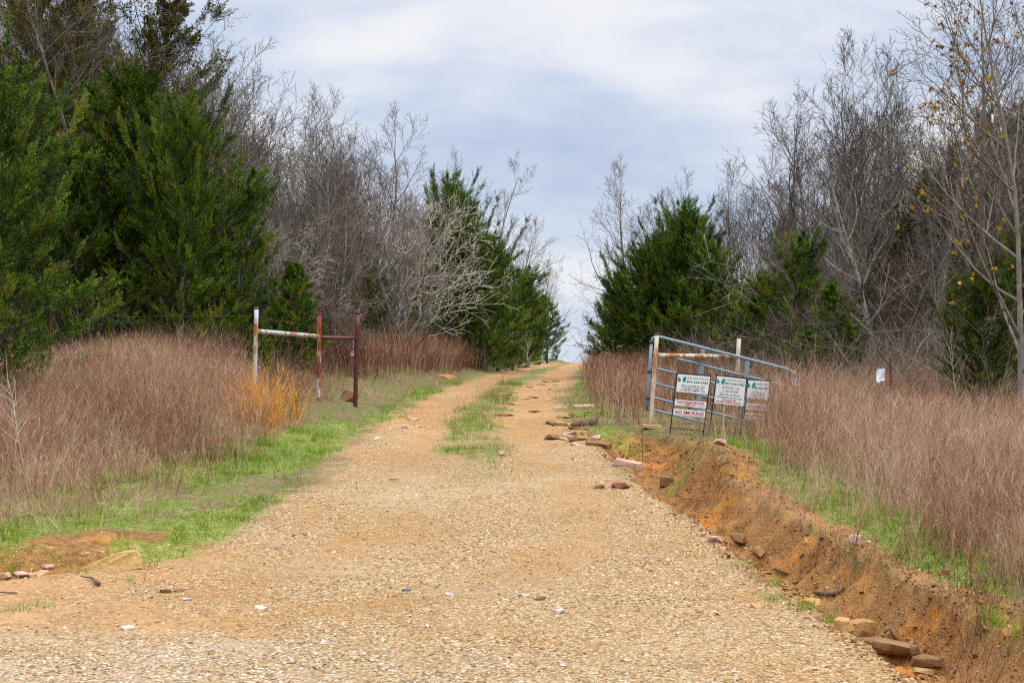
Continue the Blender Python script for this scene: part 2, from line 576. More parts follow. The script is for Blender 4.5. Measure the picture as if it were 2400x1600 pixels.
M_STONE = mat_tone('gravel_stones', [(0, (.12, .07, .032)), (.25, (.28, .17, .08)), (.5, (.42, .285, .15)), (.72, (.51, .385, .24)), (.85, (.40, .215, .08)), (.95, (.56, .48, .38)), (1, (.64, .60, .55))], .85, nscale=0)
M_LEAF = mat_tone('gold_leaves', [(0, (.12, .05, .02)), (.3, (.22, .10, .02)), (.6, (.40, .22, .02)), (1, (.58, .38, .03))], .6, .3)


def mat_rock(name, a, b, c, scale=5):
    m, t = new_mat(name)
    p = objpos(t)
    n1_ = t.noise(p, scale, 6, .65)
    n2_ = t.noise(p, scale * 6, 5, .65)
    col = t.mix(t.ramp(n1_, [(.35, 0), (.65, 1)]), a, b)
    col = t.mix(t.ramp(n2_, [(.5, 0), (.7, .7)]), col, c)
    finish(t, col, .88, t.math('ADD', n1_, t.math('MULTIPLY', n2_, .4)), .03, .8, spec=.15)
    return m


M_ROCK_TAN = mat_rock('tan_sandstone', (.34, .21, .10), (.52, .36, .19), (.24, .15, .09))
M_ROCK_RED = mat_rock('red_sandstone', (.26, .12, .07), (.38, .20, .12), (.16, .08, .05))
M_ROCK_ORG = mat_rock('orange_sandstone', (.36, .20, .075), (.50, .30, .115), (.22, .13, .07))
M_ROCK_PINK = mat_rock('pinkish_sandstone', (.42, .27, .19), (.55, .39, .29), (.27, .17, .12))
M_ROCK_PALE = mat_rock('pale_stone', (.42, .38, .33), (.58, .54, .49), (.30, .25, .20))
M_ROCK_BRN = mat_rock('brown_sandstone', (.17, .09, .042), (.30, .17, .08), (.10, .055, .03))
M_SLATE = mat_rock('dark_slate', (.10, .105, .13), (.17, .175, .21), (.07, .07, .08))
M_WOOD = mat_rock('rotten_wood', (.10, .065, .045), (.20, .135, .09), (.05, .035, .025), 8)


def mat_paint(name, paint, rust_amt, rust=(.27, .095, .03), rough=.55, streak=True):
    m, t = new_mat(name)
    p = objpos(t)
    mp = t.n('ShaderNodeMapping')
    t.set(mp.inputs['Vector'], p)
    mp.inputs['Scale'].default_value = (1, 1, .28 if streak else 1)
    n1_ = t.noise(mp.outputs[0], 11, 6, .68)
    n2_ = t.noise(p, 45, 4, .6)
    n3_ = t.noise(p, 2.1, 2, .5)
    f = t.math('ADD', t.math('MULTIPLY', n1_, .62), t.math('ADD', t.math('MULTIPLY', n2_, .14), t.math('MULTIPLY', n3_, .24)))
    k = .66 - rust_amt * .3
    rm = t.ramp(f, [(k - .035, 0), (k + .035, 1)])
    rc = t.mix(n2_, tuple(v * .45 for v in rust), tuple(min(1, v * 1.9) for v in rust))
    pc = t.mix(n1_, tuple(v * .8 for v in paint), tuple(min(1, v * 1.12) for v in paint))
    col = t.mix(rm, pc, rc)
    finish(t, col, t.math('MULTIPLY_ADD', rm, .3, rough), f, .004, .6, spec=.35)
    return m


M_PIPE_L = mat_paint('chipped_pale_blue_paint', (.42, .50, .51), .50)
M_PIPE_RW = mat_paint('rust_streaked_white_paint', (.58, .60, .58), .62, (.17, .035, .016))
M_PIPE_MAR = mat_paint('maroon_oxide_paint', (.085, .020, .020), .25, (.13, .035, .02), .45)
M_PIPE_R = mat_paint('chipped_cream_paint', (.56, .53, .42), .50, (.31, .115, .03))
M_GATE = mat_paint('faded_blue_gate_paint', (.21, .305, .375), .14, (.16, .10, .07), .4, False)
M_FRAME = mat_plain('black_frame_metal', (.022, .023, .026), .5)
M_WHITE = mat_paint('sign_white', (.74, .76, .78), -.25, (.45, .42, .38), .45)
M_INK = mat_plain('grey_ink', (.30, .34, .38), .6, var=.1)
M_INK_D = mat_plain('dark_ink', (.10, .11, .12), .6, var=.1)
M_TEAL = mat_plain('green_ink', (.012, .22, .13), .6, var=.1)
M_RED = mat_plain('red_ink', (.45, .018, .025), .6, var=.25, scale=30)
M_STEEL = mat_plain('galvanised_steel', (.42, .43, .44), .4, .7)
M_RUSTY = mat_plain('rusty_steel', (.13, .06, .035), .75, .2)
M_HOLE = mat_plain('bullet_hole', (.02, .015, .012), .9)
M_TIN = mat_plain('white_sheet', (.66, .69, .74), .5, var=.12)

# ------------------------------------------------------------------ ground, road, ditch (one continuous surface)


def lines(segs):
    out = []
    for a, b, s in segs:
        n = max(1, int(round((b - a) / s)))
        out.append(np.linspace(a, b, n, endpoint=False))
    out.append([segs[-1][1]])
    return np.concatenate(out)


gx = lines([(-420, -60, 30), (-60, -20, 4), (-20, -9, .6), (-9, -5, .15), (-5, 1.2, .085), (1.2, 3.6, .045), (3.6, 6, .1), (6, 10, .3), (10, 20, 1), (20, 60, 4), (60, 420, 30)])
gy = lines([(-60, -6, 6), (-6, 5, .6), (5, 7, .15), (7, 22, .06), (22, 30, .14), (30, 50, .35), (50, 100, 1.0), (100, 150, 4), (150, 420, 30)])
GX, GY = np.meshgrid(gx, gy)
GZ = height(GX, GY)
MK = masks(GX, GY)
nxg, nyg = len(gx), len(gy)
gv = np.stack([GX, GY, GZ], -1).reshape(-1, 3)
ii = np.arange(nxg * nyg).reshape(nyg, nxg)
gq = np.stack([ii[:-1, :-1], ii[:-1, 1:], ii[1:, 1:], ii[1:, :-1]], -1).reshape(-1, 4)
fx, fy = gv[gq][:, :, 0].mean(1), gv[gq][:, :, 1].mean(1)
DP, _u = ditch(fx, fy)
f_d = (DP > .05) & (fy > 4) & (fy < 22)
f_r = (fx > xl_f(fy)) & (fx < xr_f(fy)) & ~f_d & (fy > 1) & (fy < 110) & (np.abs(fx) < 40)


def ground_piece(name, sel):
    q = gq[sel]
    u, inv = np.unique(q, return_inverse=True)
    at_ = {k: v.ravel()[u] for k, v in MK.items()}
    me = mesh(name, gv[u], [inv.reshape(-1, 4)], M_GROUND, True, attrs=at_)
    return obj(name, me, kind='structure')


o_ground = ground_piece('ground', ~(f_d | f_r))
o_road = ground_piece('dirt_road', f_r)
o_ditch = ground_piece('ditch', f_d)


def gz(x, y):
    return float(height(np.array([x]), np.array([y]))[0])


def ground_at(px, y):
    p = at(px, HOR, y)
    return np.array([p[0], y, gz(p[0], y)])


def ground_hit(px, py):
    """first ground point seen through photograph pixel (px, py)"""
    ys = np.linspace(5, 95, 2400)
    u = (px - 1200.0) / FPX
    v = (800.0 - py) / FPX
    cp, sp = math.cos(PITCH), math.sin(PITCH)
    k = ys / (cp - v * sp)
    x = u * k
    z = CAM_Z + (sp + v * cp) * k
    h = height(x, ys)
    hit = np.nonzero(h >= z)[0]
    i = hit[0] if len(hit) else len(ys) - 1
    return np.array([x[i], ys[i], h[i]])


# ------------------------------------------------------------------ trees
def grow(P0, D0, L, K, wander, up, g):
    N = len(P0)
    P = np.empty((N, K, 3))
    P[:, 0] = P0
    d = norm(D0)
    st = (L / (K - 1))[:, None]
    for k in range(1, K):
        d = norm(d + np.array([0, 0, 1.0]) * up + g.normal(0, wander, (N, 3)))
        P[:, k] = P[:, k - 1] + d * st
    return P


def spawn(P, rad, n, t0, t1, a0, a1, g):
    """child starts: point, direction, parent radius, t"""
    N, K, _ = P.shape
    t = t0 + (t1 - t0) * (np.arange(n)[None] + g.random((N, n))) / n
    f = t * (K - 1)
    i = np.minimum(f.astype(int), K - 2)
    fr = (f - i)[..., None]
    ar = np.arange(N)[:, None]
    A, B = P[ar, i], P[ar, i + 1]
    pt = A * (1 - fr) + B * fr
    T = norm(B - A)
    r = rad[ar, i] * (1 - fr[..., 0]) + rad[ar, i + 1] * fr[..., 0]
    ref = norm(np.cross(T, np.array([.21, .37, .9])))
    bi = np.cross(T, ref)
    az = np.arange(n)[None] * 2.399 + g.random((N, 1)) * 6.28 + g.normal(0, .5, (N, n))
    perp = np.cos(az)[..., None] * ref + np.sin(az)[..., None] * bi
    ang = np.radians(a0 + (a1 - a0) * g.random((N, n)))[..., None]
    d = np.cos(ang) * T + np.sin(ang) * perp
    return pt.reshape(-1, 3), d.reshape(-1, 3), r.ravel(), t.ravel()


def taper(r0, r1, K):
    t = np.linspace(0, 1, K)[None]
    return r0[:, None] * (1 - t) + r1[:, None] * t


def bare_tree(seed, H=8.0, stems=1, lean=.08, limbs=12, t_low=.25, ang=(32, 58), limb_len=.42, up=.10, sub=(6, 5, 3), r=.0145,
              twig_r=.0042, wander=.10, stem_spread=.25, mats=None, leaf=False, bias=None, len_jit=.3):
    """returns meshes for trunk, branches (and leaves)"""
    g = np.random.default_rng(seed)
    mats = mats or (M_BARK, M_TWIG)
    base = np.zeros((stems, 3))
    if stems > 1:
        base[:, :2] = g.normal(0, .07, (stems, 2))
    az = np.arange(stems) * 6.283 / max(stems, 1) + g.random() * 6
    sp = stem_spread * (.5 + g.random(stems)) if stems > 1 else np.full(1, lean)
    D = np.stack([np.cos(az) * sp, np.sin(az) * sp, np.ones(stems)], -1)
    L = H * (.93 if stems == 1 else .9) * (1 - .35 * g.random(stems) * (stems > 1))
    L[0] = H * .95
    P1 = grow(base, D, L, 11, wander * .55, .03, g)
    r0 = H * r * (1 if stems == 1 else .7) * (.75 + .4 * g.random(stems))
    R1 = taper(r0, np.full(stems, .008), 11)
    R1[:, 0] *= 1.35
    tr, br = Acc(), Acc()
    V, q, _ = tubes(P1, R1, 8); tr.add(V, q, tone=.55)
    pt, d, pr, t = spawn(P1, R1, limbs, t_low, .97, ang[0], ang[1], g)
    if bias is not None:
        d = norm(d + np.asarray(bias))
    LL = H * limb_len * (1.08 - .75 * (t - t_low) / (1 - t_low)) * (1 - len_jit + 2 * len_jit * g.random(len(t)))
    P2 = grow(pt, d, LL, 8, wander, up, g)
    R2 = taper(np.minimum(pr * .62, .0145 * LL + .005), np.full(len(t), .0045), 8)
    V, q, _ = tubes(P2, R2, 5); tr.add(V, q, tone=np.repeat(.35 + .3 * g.random(len(t)), 40))
    Pp, Rp, Lp = P2, R2, LL
    tips = [P2[:, -1]]
    for lv, nsub in enumerate(sub):
        pt, d, pr, t = spawn(Pp, Rp, nsub, .18, 1.0, 25, 60, g)
        Ls = np.repeat(Lp, nsub) * (.58 - .25 * t) * (.7 + .6 * g.random(len(t)))
        Ls = np.clip(Ls, .14, 2.6)
        K = (6, 5, 3)[lv]
        P3 = grow(pt, d, Ls, K, wander * .75, up * .9, g)
        R3 = taper(np.clip(pr * .6, twig_r * 1.1, .02), np.full(len(t), twig_r * (1, .85, .62)[lv]), K)
        V, q, _ = tubes(P3, R3, 3)
        br.add(V, q, tone=np.repeat(np.clip(g.normal((.55, .45, .35)[lv], .18, len(t)), 0, 1), K * 3))
        Pp, Rp, Lp = P3, R3, Ls
        tips.append(P3[:, -1])
    out = {'trunk': tr.mesh('bare_trunk', mats[0], True), 'branches': br.mesh('bare_branches', mats[1])}
    if leaf:
        tp = np.concatenate(tips[1:3])
        tp = tp[g.random(len(tp)) < leaf]
        out['leaves'] = star_leaves(tp, g)
    zmax = max(P1[:, :, 2].max(), P2[:, :, 2].max(), Pp[:, :, 2].max())
    return out, zmax


def star_leaves(tp, g):
    """drooping five-pointed leaves in small clusters"""
    ac = Acc()
    a = np.arange(10) * np.pi / 5
    rr = np.where(np.arange(10) % 2 == 0, 1.0, .42)
    flat = np.stack([np.cos(a) * rr, np.sin(a) * rr, .25 * (rr > .9) * -1.0], -1)
    for p in tp:
        for k in range(g.integers(1, 4)):
            m = Matrix.Rotation(g.random() * 6.28, 3, 'Z') @ Matrix.Rotation(g.normal(1.2, .5), 3, 'X') @ Matrix.Rotation(g.random() * 6.28, 3, 'Z')
            s = g.uniform(.040, .070)
            v = flat * s @ np.array(m).T + p + g.normal(0, .03, 3)
            c = p + (v - p).mean(0)
            V = np.concatenate([v, c[None]])
            T = [[i, (i + 1) % 10, 10] for i in range(10)]
            ac.add(V, None, T, np.clip(g.normal(.72 - .085 * max(p[2] - 3.2, 0), .2), 0, 1))
    return ac.mesh('gold_leaf_clusters', M_LEAF)


def cedar(seed, H=7.0, rad=1.9, nlimb=170, low=.02, shape=None, mat=None, dens=1.0, spray=(.036, .076), open_=0.0):
    g = np.random.default_rng(seed)
    nlimb = int(nlimb * 1.35)
    shape = shape or [(0, .55), (.08, .85), (.25, 1.0), (.5, .82), (.72, .52), (.88, .26), (1.0, .04)]
    mat = mat or M_CEDAR
    P1 = grow(np.zeros((1, 3)), np.array([[.03, .02, 1]]), np.array([H * .99]), 9, .03, .05, g)
    R1 = taper(np.array([H * .016]), np.array([.008]), 9)
    tr, cr = Acc(), Acc()
    V, q, _ = tubes(P1, R1, 7); tr.add(V, q, tone=.35)
    t = low + (1 - low) * (np.arange(nlimb) + g.random(nlimb)) / nlimb
    t = t ** .9
    f = np.clip(t, 0, .999) * 8
    i = f.astype(int); fr = (f - i)[:, None]
    p0 = P1[0, i] * (1 - fr) + P1[0, i + 1] * fr
    az = np.arange(nlimb) * 2.399 + g.normal(0, .4, nlimb)
    # lobes: the crown is fuller on some sides than others
    lob = 1 + .22 * np.sin(az * 2 + seed) + .18 * np.sin(az * 3 + t * 9 + seed * 2)
    el = np.radians(8 + 52 * t + g.normal(0, 9, nlimb))
    D = np.stack([np.cos(az) * np.cos(el), np.sin(az) * np.cos(el), np.sin(el)], -1)
    L = rad * np.interp(t, *zip(*shape)) * lob * (.68 + .5 * g.random(nlimb)) / np.maximum(np.cos(el), .45)
    L = np.maximum(L, .14)
    L = L * np.where(g.random(nlimb) < .25, .68, 1.0)
    P2 = grow(p0, D, L, 6, .08, .06, g)
    R2 = taper(np.minimum(.006 * L + .003, .018), np.full(nlimb, .003), 6)
    V, q, _ = tubes(P2, R2, 4); tr.add(V, q, tone=.05)
    # plumes along the limbs
    npl = np.maximum(5, (L * 10.5 * dens).astype(int))
    li = np.repeat(np.arange(nlimb), npl)
    tt = .12 + .88 * g.random(len(li)) ** .72
    keep = g.random(len(li)) > open_ * (g.random(nlimb) < .5)[li]
    li, tt = li[keep], tt[keep]
    f = np.clip(tt, 0, .999) * 5
    i = f.astype(int); fr = (f - i)[:, None]
    pp = P2[li, i] * (1 - fr) + P2[li, i + 1] * fr
    dl = norm(P2[li, i + 1] - P2[li, i])
    out = pp.copy(); out[:, 2] = 0
    ax = norm(dl * .55 + norm(out) * .35 + np.array([0, 0, .62]) + g.normal(0, .42, (len(li), 3)))
    pl = g.uniform(.16, .42, len(li)) * np.clip(.55 + L[li] * .35, .5, 1.15)
    ns = 76
    s = g.random((len(li), ns)) ** .8
    sp0 = pp[:, None] + ax[:, None] * (pl[:, None] * s)[..., None]
    rx = norm(g.normal(0, 1, (len(li), ns, 3)))
    sp0 = sp0 + rx * (.045 * (1.15 - s))[..., None] * (.6 + pl[:, None, None])
    sd = norm(ax[:, None] * .9 + rx * .75 + np.array([0, 0, .1]))
    sl = g.uniform(spray[0], spray[1], (len(li), ns)) * (1.05 - .45 * s)
    ptone = np.clip(g.normal(.40, .15, nlimb)[li] + g.normal(0, .15, len(li)), 0, 1)
    tone = np.clip(ptone[:, None] + g.normal(0, .13, (len(li), ns)) + (s - .5) * .22, 0, 1)
    # a few browned plumes
    tone = np.where((g.random(len(li)) < .04)[:, None], 1.0, tone)
    sp0, sd, sl, tone = sp0.reshape(-1, 3), sd.reshape(-1, 3), sl.ravel(), tone.ravel()
    side = norm(np.cross(sd, g.normal(0, 1, sd.shape)))
    wv = sl * g.uniform(.11, .18, len(sl))
    V = np.stack([sp0, sp0 + sd * (sl * .45)[:, None] + side * wv[:, None], sp0 + sd * sl[:, None], sp0 + sd * (sl * .45)[:, None] - side * wv[:, None]], 1)
    n = len(sp0)
    Q = np.arange(n * 4).reshape(n, 4)
    cr.add(V.reshape(-1, 3), Q, None, np.repeat(tone, 4))
    return {'trunk': tr.mesh('cedar_trunk', M_BARK, True), 'crown': cr.mesh('cedar_crown', mat)}, H * 1.06


CEDARS = [
    cedar(1, 7.0, 1.9),
    cedar(2, 7.0, 1.6, 160, shape=[(0, .7), (.1, .95), (.3, 1), (.5, .72), (.7, .45), (.85, .25), (1, .03)]),
    cedar(3, 5.0, 1.5, 120, shape=[(0, .8), (.15, 1), (.4, .95), (.65, .7), (.85, .4), (1, .06)]),
    cedar(4, 3.2, .95, 80, shape=[(0, .8), (.15, 1), (.4, .85), (.7, .5), (.88, .28), (1, .05)]),
    cedar(5, 8.0, 2.0, 150, .12, mat=M_CEDAR_B, dens=.95, open_=.3),
    cedar(6, 7.0, 1.6, 120, .1, mat=M_CEDAR_B, dens=.9, open_=.3),
    cedar(7, 6.5, 2.3, 190, shape=[(0, .8), (.12, 1), (.35, .98), (.55, .85), (.75, .58), (.9, .3), (1, .06)]),
]
BARES = [
    bare_tree(101, 8, 1, .10, 16, .22, (30, 55), .40),
    bare_tree(102, 8, 3, .1, 11, .25, (25, 50), .32, stem_spread=.22),
    bare_tree(103, 8, 2, .1, 13, .2, (30, 60), .36, stem_spread=.16),
    bare_tree(104, 8, 4, .1, 8, .25, (22, 48), .30, stem_spread=.34),
    bare_tree(105, 8, 1, .16, 18, .16, (35, 65), .36, wander=.13),
    bare_tree(106, 8, 2, .1, 14, .3, (22, 42), .40, up=.14, stem_spread=.12),
]
LEAN = bare_tree(141, 8.5, 2, .1, 13, .28, (28, 52), .42, up=.10, stem_spread=.30, bias=(.62, -.1, .05), wander=.07)
FAN = bare_tree(120, 4.2, 5, .1, 8, .12, (25, 60), .55, up=.04, sub=(6, 4, 2), stem_spread=.55, mats=(M_BARK, M_TWIG_L), twig_r=.0048)
ARCH = bare_tree(121, 4.6, 4, .1, 5, .25, (20, 50), .60, up=-.03, sub=(5, 3, 2), stem_spread=.75, mats=(M_BARK, M_TWIG), twig_r=.0042)
GUM = bare_tree(122, 10.5, 1, .03, 24, .12, (38, 60), .36, up=.085, sub=(6, 4, 2), r=.008, leaf=.6, wander=.06)
SHRUBS = [bare_tree(130 + k, 2.6, 6, .1, 7, .15, (22, 55), .42, up=.05, sub=(6, 4, 3), stem_spread=.45, mats=(M_BRUSH, M_BRUSH), twig_r=.0038, r=.008) for k in range(3)]


def place_tree(kind, proto, px, y, top, wpx=None, rz=None, label='', cat='tree', group=None, x=None, wide=1.0):
    """px/top in photograph pixels; the crown's tip reaches `top` at depth y"""
    meshes, H0 = proto
    b = ground_at(px, y) if x is None else np.array([x, y, gz(x, y)])
    ht = at(px, top, y)[2] - b[2]
    s = max(ht, .4) / H0
    e = thing(kind, label, cat, b - np.array([0, 0, .05]), rng.random() * 6.28 if rz is None else rz, (s * wide, s * wide, s), group)
    for part, me in meshes.items():
        obj(part, me, e)
    return e


# ---- evergreens
C = CEDARS
ced = [  # proto, px, depth, top, width factor, label
    (6, -20, 20.5, 150, 1.0, 'huge dark green cedar cut off by the left edge of the photo'),
    (0, 310, 27.5, 140, 1.25, 'tallest dense green cedar behind the left dry grass'),
    (6, 425, 26.3, 250, .82, 'broad green cedar on the right shoulder of the big left clump'),
    (6, 175, 26.5, 330, 1.1, 'broad green cedar between the left-edge cedar and the tall cedar'),
    (2, 540, 27.5, 410, .85, 'rounded green cedar just left of the small cedar by the pipe posts'),
    (3, 688, 26.2, 612, 1.25, 'small pointed green cedar right behind the left pipe posts'),
    (3, 600, 24.8, 740, 1.1, 'low dark cedar bush just behind the pale pipe post'),
    (4, 90, 31, -230, 1.15, 'tall thin bronze-green cedar in the upper left corner'),
    (5, 250, 31.5, -90, 1.25, 'tall bronze-green cedar rising behind the tallest left cedar'),
    (4, 185, 38, -120, .9, 'see-through bronze cedar between the two tall bronze cedars at upper left'),
    (5, 820, 47, 395, .85, 'bronze-green cedar wrapped by bare branches in the left wood'),
    (5, 740, 44, 520, .9, 'lower bronze cedar hidden among bare branches left of the bronze-green cedar'),
    (6, 1055, 50, 425, .80, 'pointed green cedar with a bronze tip left of the road'),
    (6, 1135, 50, 540, 1.1, 'full green cedar with low skirt beside the road bend'),
    (2, 1200, 56, 630, 1.35, 'shorter green cedar at the road edge before the crest'),
    (3, 1282, 78, 690, 1.2, 'last little cedar on the left before the crest gap'),
    (6, 1608, 38, 485, .98, 'tallest green cedar behind the blue gate'),
    (6, 1510, 38.5, 575, 1.12, 'green cedar with a bare tree above it, right of the crest gap'),
    (3, 1442, 41, 680, 1.25, 'outermost green cedar with drooping boughs on the right of the crest gap'),
    (2, 1700, 36, 600, 1.1, 'dusky green cedar right of the tallest cedar behind the gate'),
    (2, 1850, 27.5, 555, 1.1, 'slim dark green cedar tangled in bare arching branches'),
    (3, 1770, 28, 640, 1.35, 'dark cedar low behind the end of the blue gate'),
    (3, 1965, 24.3, 660, 1.2, 'small bright green cedar between the arching branches'),
    (3, 1905, 23.8, 770, 1.4, 'lowest green cedar bush at the back of the right dry grass'),
    (6, 2310, 20.6, 630, .95, 'green cedar with a bare sapling in front, near the right edge'),
    (6, 2420, 22.5, 520, .8, 'green cedar half out of the photo at the right edge'),
    (6, 1085, 53, 495, .95, 'green cedar filling in between the pointed cedar and the full one left of the road'),
    (2, 1168, 53, 580, 1.2, 'round-shouldered green cedar left of the shorter cedar at the road edge'),
    (2, 1238, 64, 665, 1.1, 'small dark cedar tucked behind the shorter cedar at the road edge'),
    (6, 1560, 39.5, 535, .9, 'green cedar filling in left of the tallest cedar behind the gate'),
    (2, 1468, 39, 640, 1.2, 'low full cedar between the outermost cedar and the next one, right of the crest gap'),
    (2, 1660, 37, 560, 1.15, 'green cedar filling in right of the tallest cedar behind the gate'),
    (2, 1745, 34, 640, 1.15, 'squat green cedar right behind the middle of the blue gate'),
    (5, 2085, 34, 470, 1.0, 'bronze-green cedar behind the thicket on the right'),
    (4, 2250, 37, 370, 1.0, 'tall bronze-green cedar behind the gold-leaved tree'),
    (5, 2360, 33, 420, 1.0, 'bronze-green cedar at the right edge behind the gold-leaved tree'),
]
for k, px, y, top, wd, lb in ced:
    place_tree('cedar_tree', C[k], px, y, top, label=lb, wide=wd, group='cedars along the wood edge')

# ---- bare trees that can be told apart
B = BARES
bar = [
    (4, 215, 31, -120, None, 'pale-trunked bare tree standing inside the left cedar clump'),
    (1, 560, 36, 225, None, 'bare tree just right of the left cedar clump'),
    (3, 660, 38, 235, None, 'many-stemmed bare tree left of the tallest spire in the left wood'),
    (5, 752, 40, 175, None, 'bare tree with the tallest spire in the left wood'),
    (2, 865, 43, 235, None, 'bare tree above the bronze-green cedar in the left wood'),
    (1, 1010, 60, 322, None, 'rounded bare tree behind the pointed cedar left of the road'),
    (3, 1095, 62, 355, None, 'bare tree spreading right of the pointed cedar'),
    (4, 1225, 72, 495, None, 'bare tree at the road bend left of the crest gap'),
    (0, 1255, 80, 600, None, 'small bare tree last before the crest gap on the left'),
    (2, 1518, 42, 355, None, 'slender bare tree rising over the cedars right of the crest gap'),
    (1, 1625, 46, 365, None, 'bare tree behind the tallest cedar by the gate'),
    (5, 1730, 44, 350, None, 'bare tree with a long branch reaching left toward the sky'),
    (4, 1830, 38, 270, None, 'bare tree left of the tallest bare tree on the right'),
    (1, 1975, 34, 80, None, 'tallest full-crowned bare tree on the right against the sky'),
    (5, 2060, 37, 95, None, 'bare tree just right of the tallest full-crowned bare tree'),
    (3, 1925, 36, 130, None, 'many-stemmed bare tree left of the tallest full-crowned bare tree'),
    (5, 2010, 32, 40, None, 'straight bare tree standing in front of the tallest full-crowned bare tree'),
    (0, 2190, 33, -20, None, 'grey bare tree behind the gold-leaved branches'),
    (2, 2300, 29, -90, None, 'bare tree behind the gold-leaved tree near the right edge'),
]
for k, px, y, top, rz, lb in bar:
    place_tree('bare_tree', B[k], px, y, top, rz=rz, label=lb, group='bare trees along the wood edge')

place_tree('bare_tree', LEAN, 345, 29.5, -150, rz=.15, label='tall bare tree leaning out over the left cedars against the sky', group='bare trees along the wood edge')
place_tree('bare_tree', LEAN, 415, 32, 0, rz=-.35, label='bare tree whose fine twigs reach farthest right at upper left', group='bare trees along the wood edge')
place_tree('bare_tree', FAN, 955, 37, 435, rz=.6, label='low pale bare tree fanning its branches over the purple grass left of the road', wide=1.0)
place_tree('bare_tree', FAN, 620, 31, 480, rz=2.4, label='pale spreading bare tree behind the maroon pipe post', wide=1.0)
place_tree('bare_tree', ARCH, 1900, 28, 420, rz=1.0, label='arching bare tree leaning left over the dark cedars on the right', wide=1.15)
place_tree('bare_tree', ARCH, 2080, 23.5, 520, rz=4.0, label='low bare tree with long arching whips above the white sheet', wide=1.05)
place_tree('bare_tree', ARCH, 2290, 20.5, 520, rz=2.2, label='bare arching sapling standing before the right-edge cedar', wide=.9)
place_tree('bare_tree', ARCH, 1470, 46, 600, rz=2.9, label='crooked bare sapling reaching into the crest gap from the right', wide=.95)
place_tree('sweetgum_tree', GUM, 2392, 19.5, -330, rz=.4, label='tall grey-trunked tree with gold star leaves at the right edge', wide=.95)

# ---- woods behind the front rows
sil_l = lambda p: np.interp(p, [0, 300, 520, 560, 750, 870, 950, 1060, 1130, 1160, 1230, 1290], [-150, -80, 90, 260, 210, 250, 350, 345, 400, 520, 520, 660])
sil_r = lambda p: np.interp(p, [1380, 1440, 1480, 1540, 1700, 1800, 1850, 2000, 2100, 2200, 2400, 2500], [720, 560, 420, 390, 380, 280, 140, 110, 110, 60, -60, -100])
g2 = np.random.default_rng(5)
for i in range(84):
    d = 32 + 42 * (i + g2.random()) / 84
    pmax = np.interp(d, [30, 40, 54, 58, 75], [880, 950, 985, 1110, 1215])
    px = g2.uniform(-60, pmax)
    top = sil_l(px) + g2.uniform(40, 300)
    place_tree('bare_tree', B[g2.integers(6)], px, d, top, label='bare tree crowded deep in the wood left of the road', group='bare trees deep in the left wood')
for i in range(74):
    d = 27 + 36 * (i + g2.random()) / 74
    pmin = np.interp(d, [26, 38, 50, 65], [1850, 1620, 1530, 1490])
    px = g2.uniform(pmin, 2470)
    top = sil_r(px) + g2.uniform(200, 520)
    place_tree('bare_tree', B[g2.integers(6)], px, d, top, label='bare tree crowded deep in the wood right of the road', group='bare trees deep in the right wood')
for i in range(14):
    d = g2.uniform(36, 66); px = g2.uniform(0, np.interp(d, [30, 70], [820, 1130]))
    place_tree('cedar_tree', C[g2.choice([4, 5, 1])], px, d, sil_l(px) + g2.uniform(200, 330), label='dim cedar half hidden among the bare trees left of the road', group='cedars deep in the left wood')
for i in range(14):
    d = g2.uniform(30, 60); px = g2.uniform(np.interp(d, [30, 60], [1750, 1540]), 2450)
    place_tree('cedar_tree', C[g2.choice([4, 5, 1])], px, d, sil_r(px) + g2.uniform(280, 420), label='dim cedar half hidden among the bare trees right of the road', group='cedars deep in the right wood')
# shrubs at the wood's edge
for i in range(46):
    d = 26.5 + 45 * (i + g2.random()) / 46
    edge = np.interp(d, [26, 33, 45, 58, 75], [720, 860, 960, 1040, 1200])
    px = edge - abs(g2.normal(0, 170))
    place_tree('bare_shrub', SHRUBS[g2.integers(3)], px, d, 885 - g2.uniform(1.3, 3.0) * FPX / d, cat='shrub', label='twiggy brown shrub under the trees left of the road', group='shrubs under the left trees')
for i in range(22):
    d = 25 + 30 * (i + g2.random()) / 22
    edge = np.interp(d, [22, 27, 38, 55], [2010, 1800, 1640, 1500])
    px = edge + abs(g2.normal(0, 260))
    if d < 27 and px > 2120:
        d += 7
    place_tree('bare_shrub', SHRUBS[g2.integers(3)], px, d, 885 - g2.uniform(1.0, 2.9) * FPX / d, cat='shrub', label='twiggy brown shrub under the trees right of the road', group='shrubs under the right trees')


for i in range(16):
    d = 27 + 16 * (i + g2.random()) / 16
    px = g2.uniform(-60, 330)
    place_tree('bare_shrub', SHRUBS[g2.integers(3)], px, d, 885 - g2.uniform(1.5, 3.2) * FPX / d, cat='shrub', label='twiggy brown shrub under the cedars at the left edge', group='shrubs under the left-edge cedars')


# ------------------------------------------------------------------ grasses
def ribbons(acc, P0, D, bend, L, W, K, tone, g, rtone=None):
    N = len(P0)
    t = np.linspace(0, 1, K)[None, :, None]
    P = P0[:, None] + D[:, None] * (L[:, None, None] * t) + bend[:, None] * (L[:, None, None] * t ** 2)
    a = g.random(N) * np.pi
    S = np.stack([np.cos(a), np.sin(a), np.zeros(N)], -1)[:, None]
    wd = (W[:, None] * (1 - .82 * t[..., 0]))[..., None] * .5
    V = np.stack([P - S * wd, P + S * wd], 2).reshape(N, K * 2, 3)
    idx = np.arange(N * K * 2).reshape(N, K, 2)
    Q = np.stack([idx[:, :-1, 0], idx[:, :-1, 1], idx[:, 1:, 1], idx[:, 1:, 0]], -1).reshape(-1, 4)
    acc.add(V.reshape(-1, 3), Q, None, np.repeat(tone, K * 2))
    return P


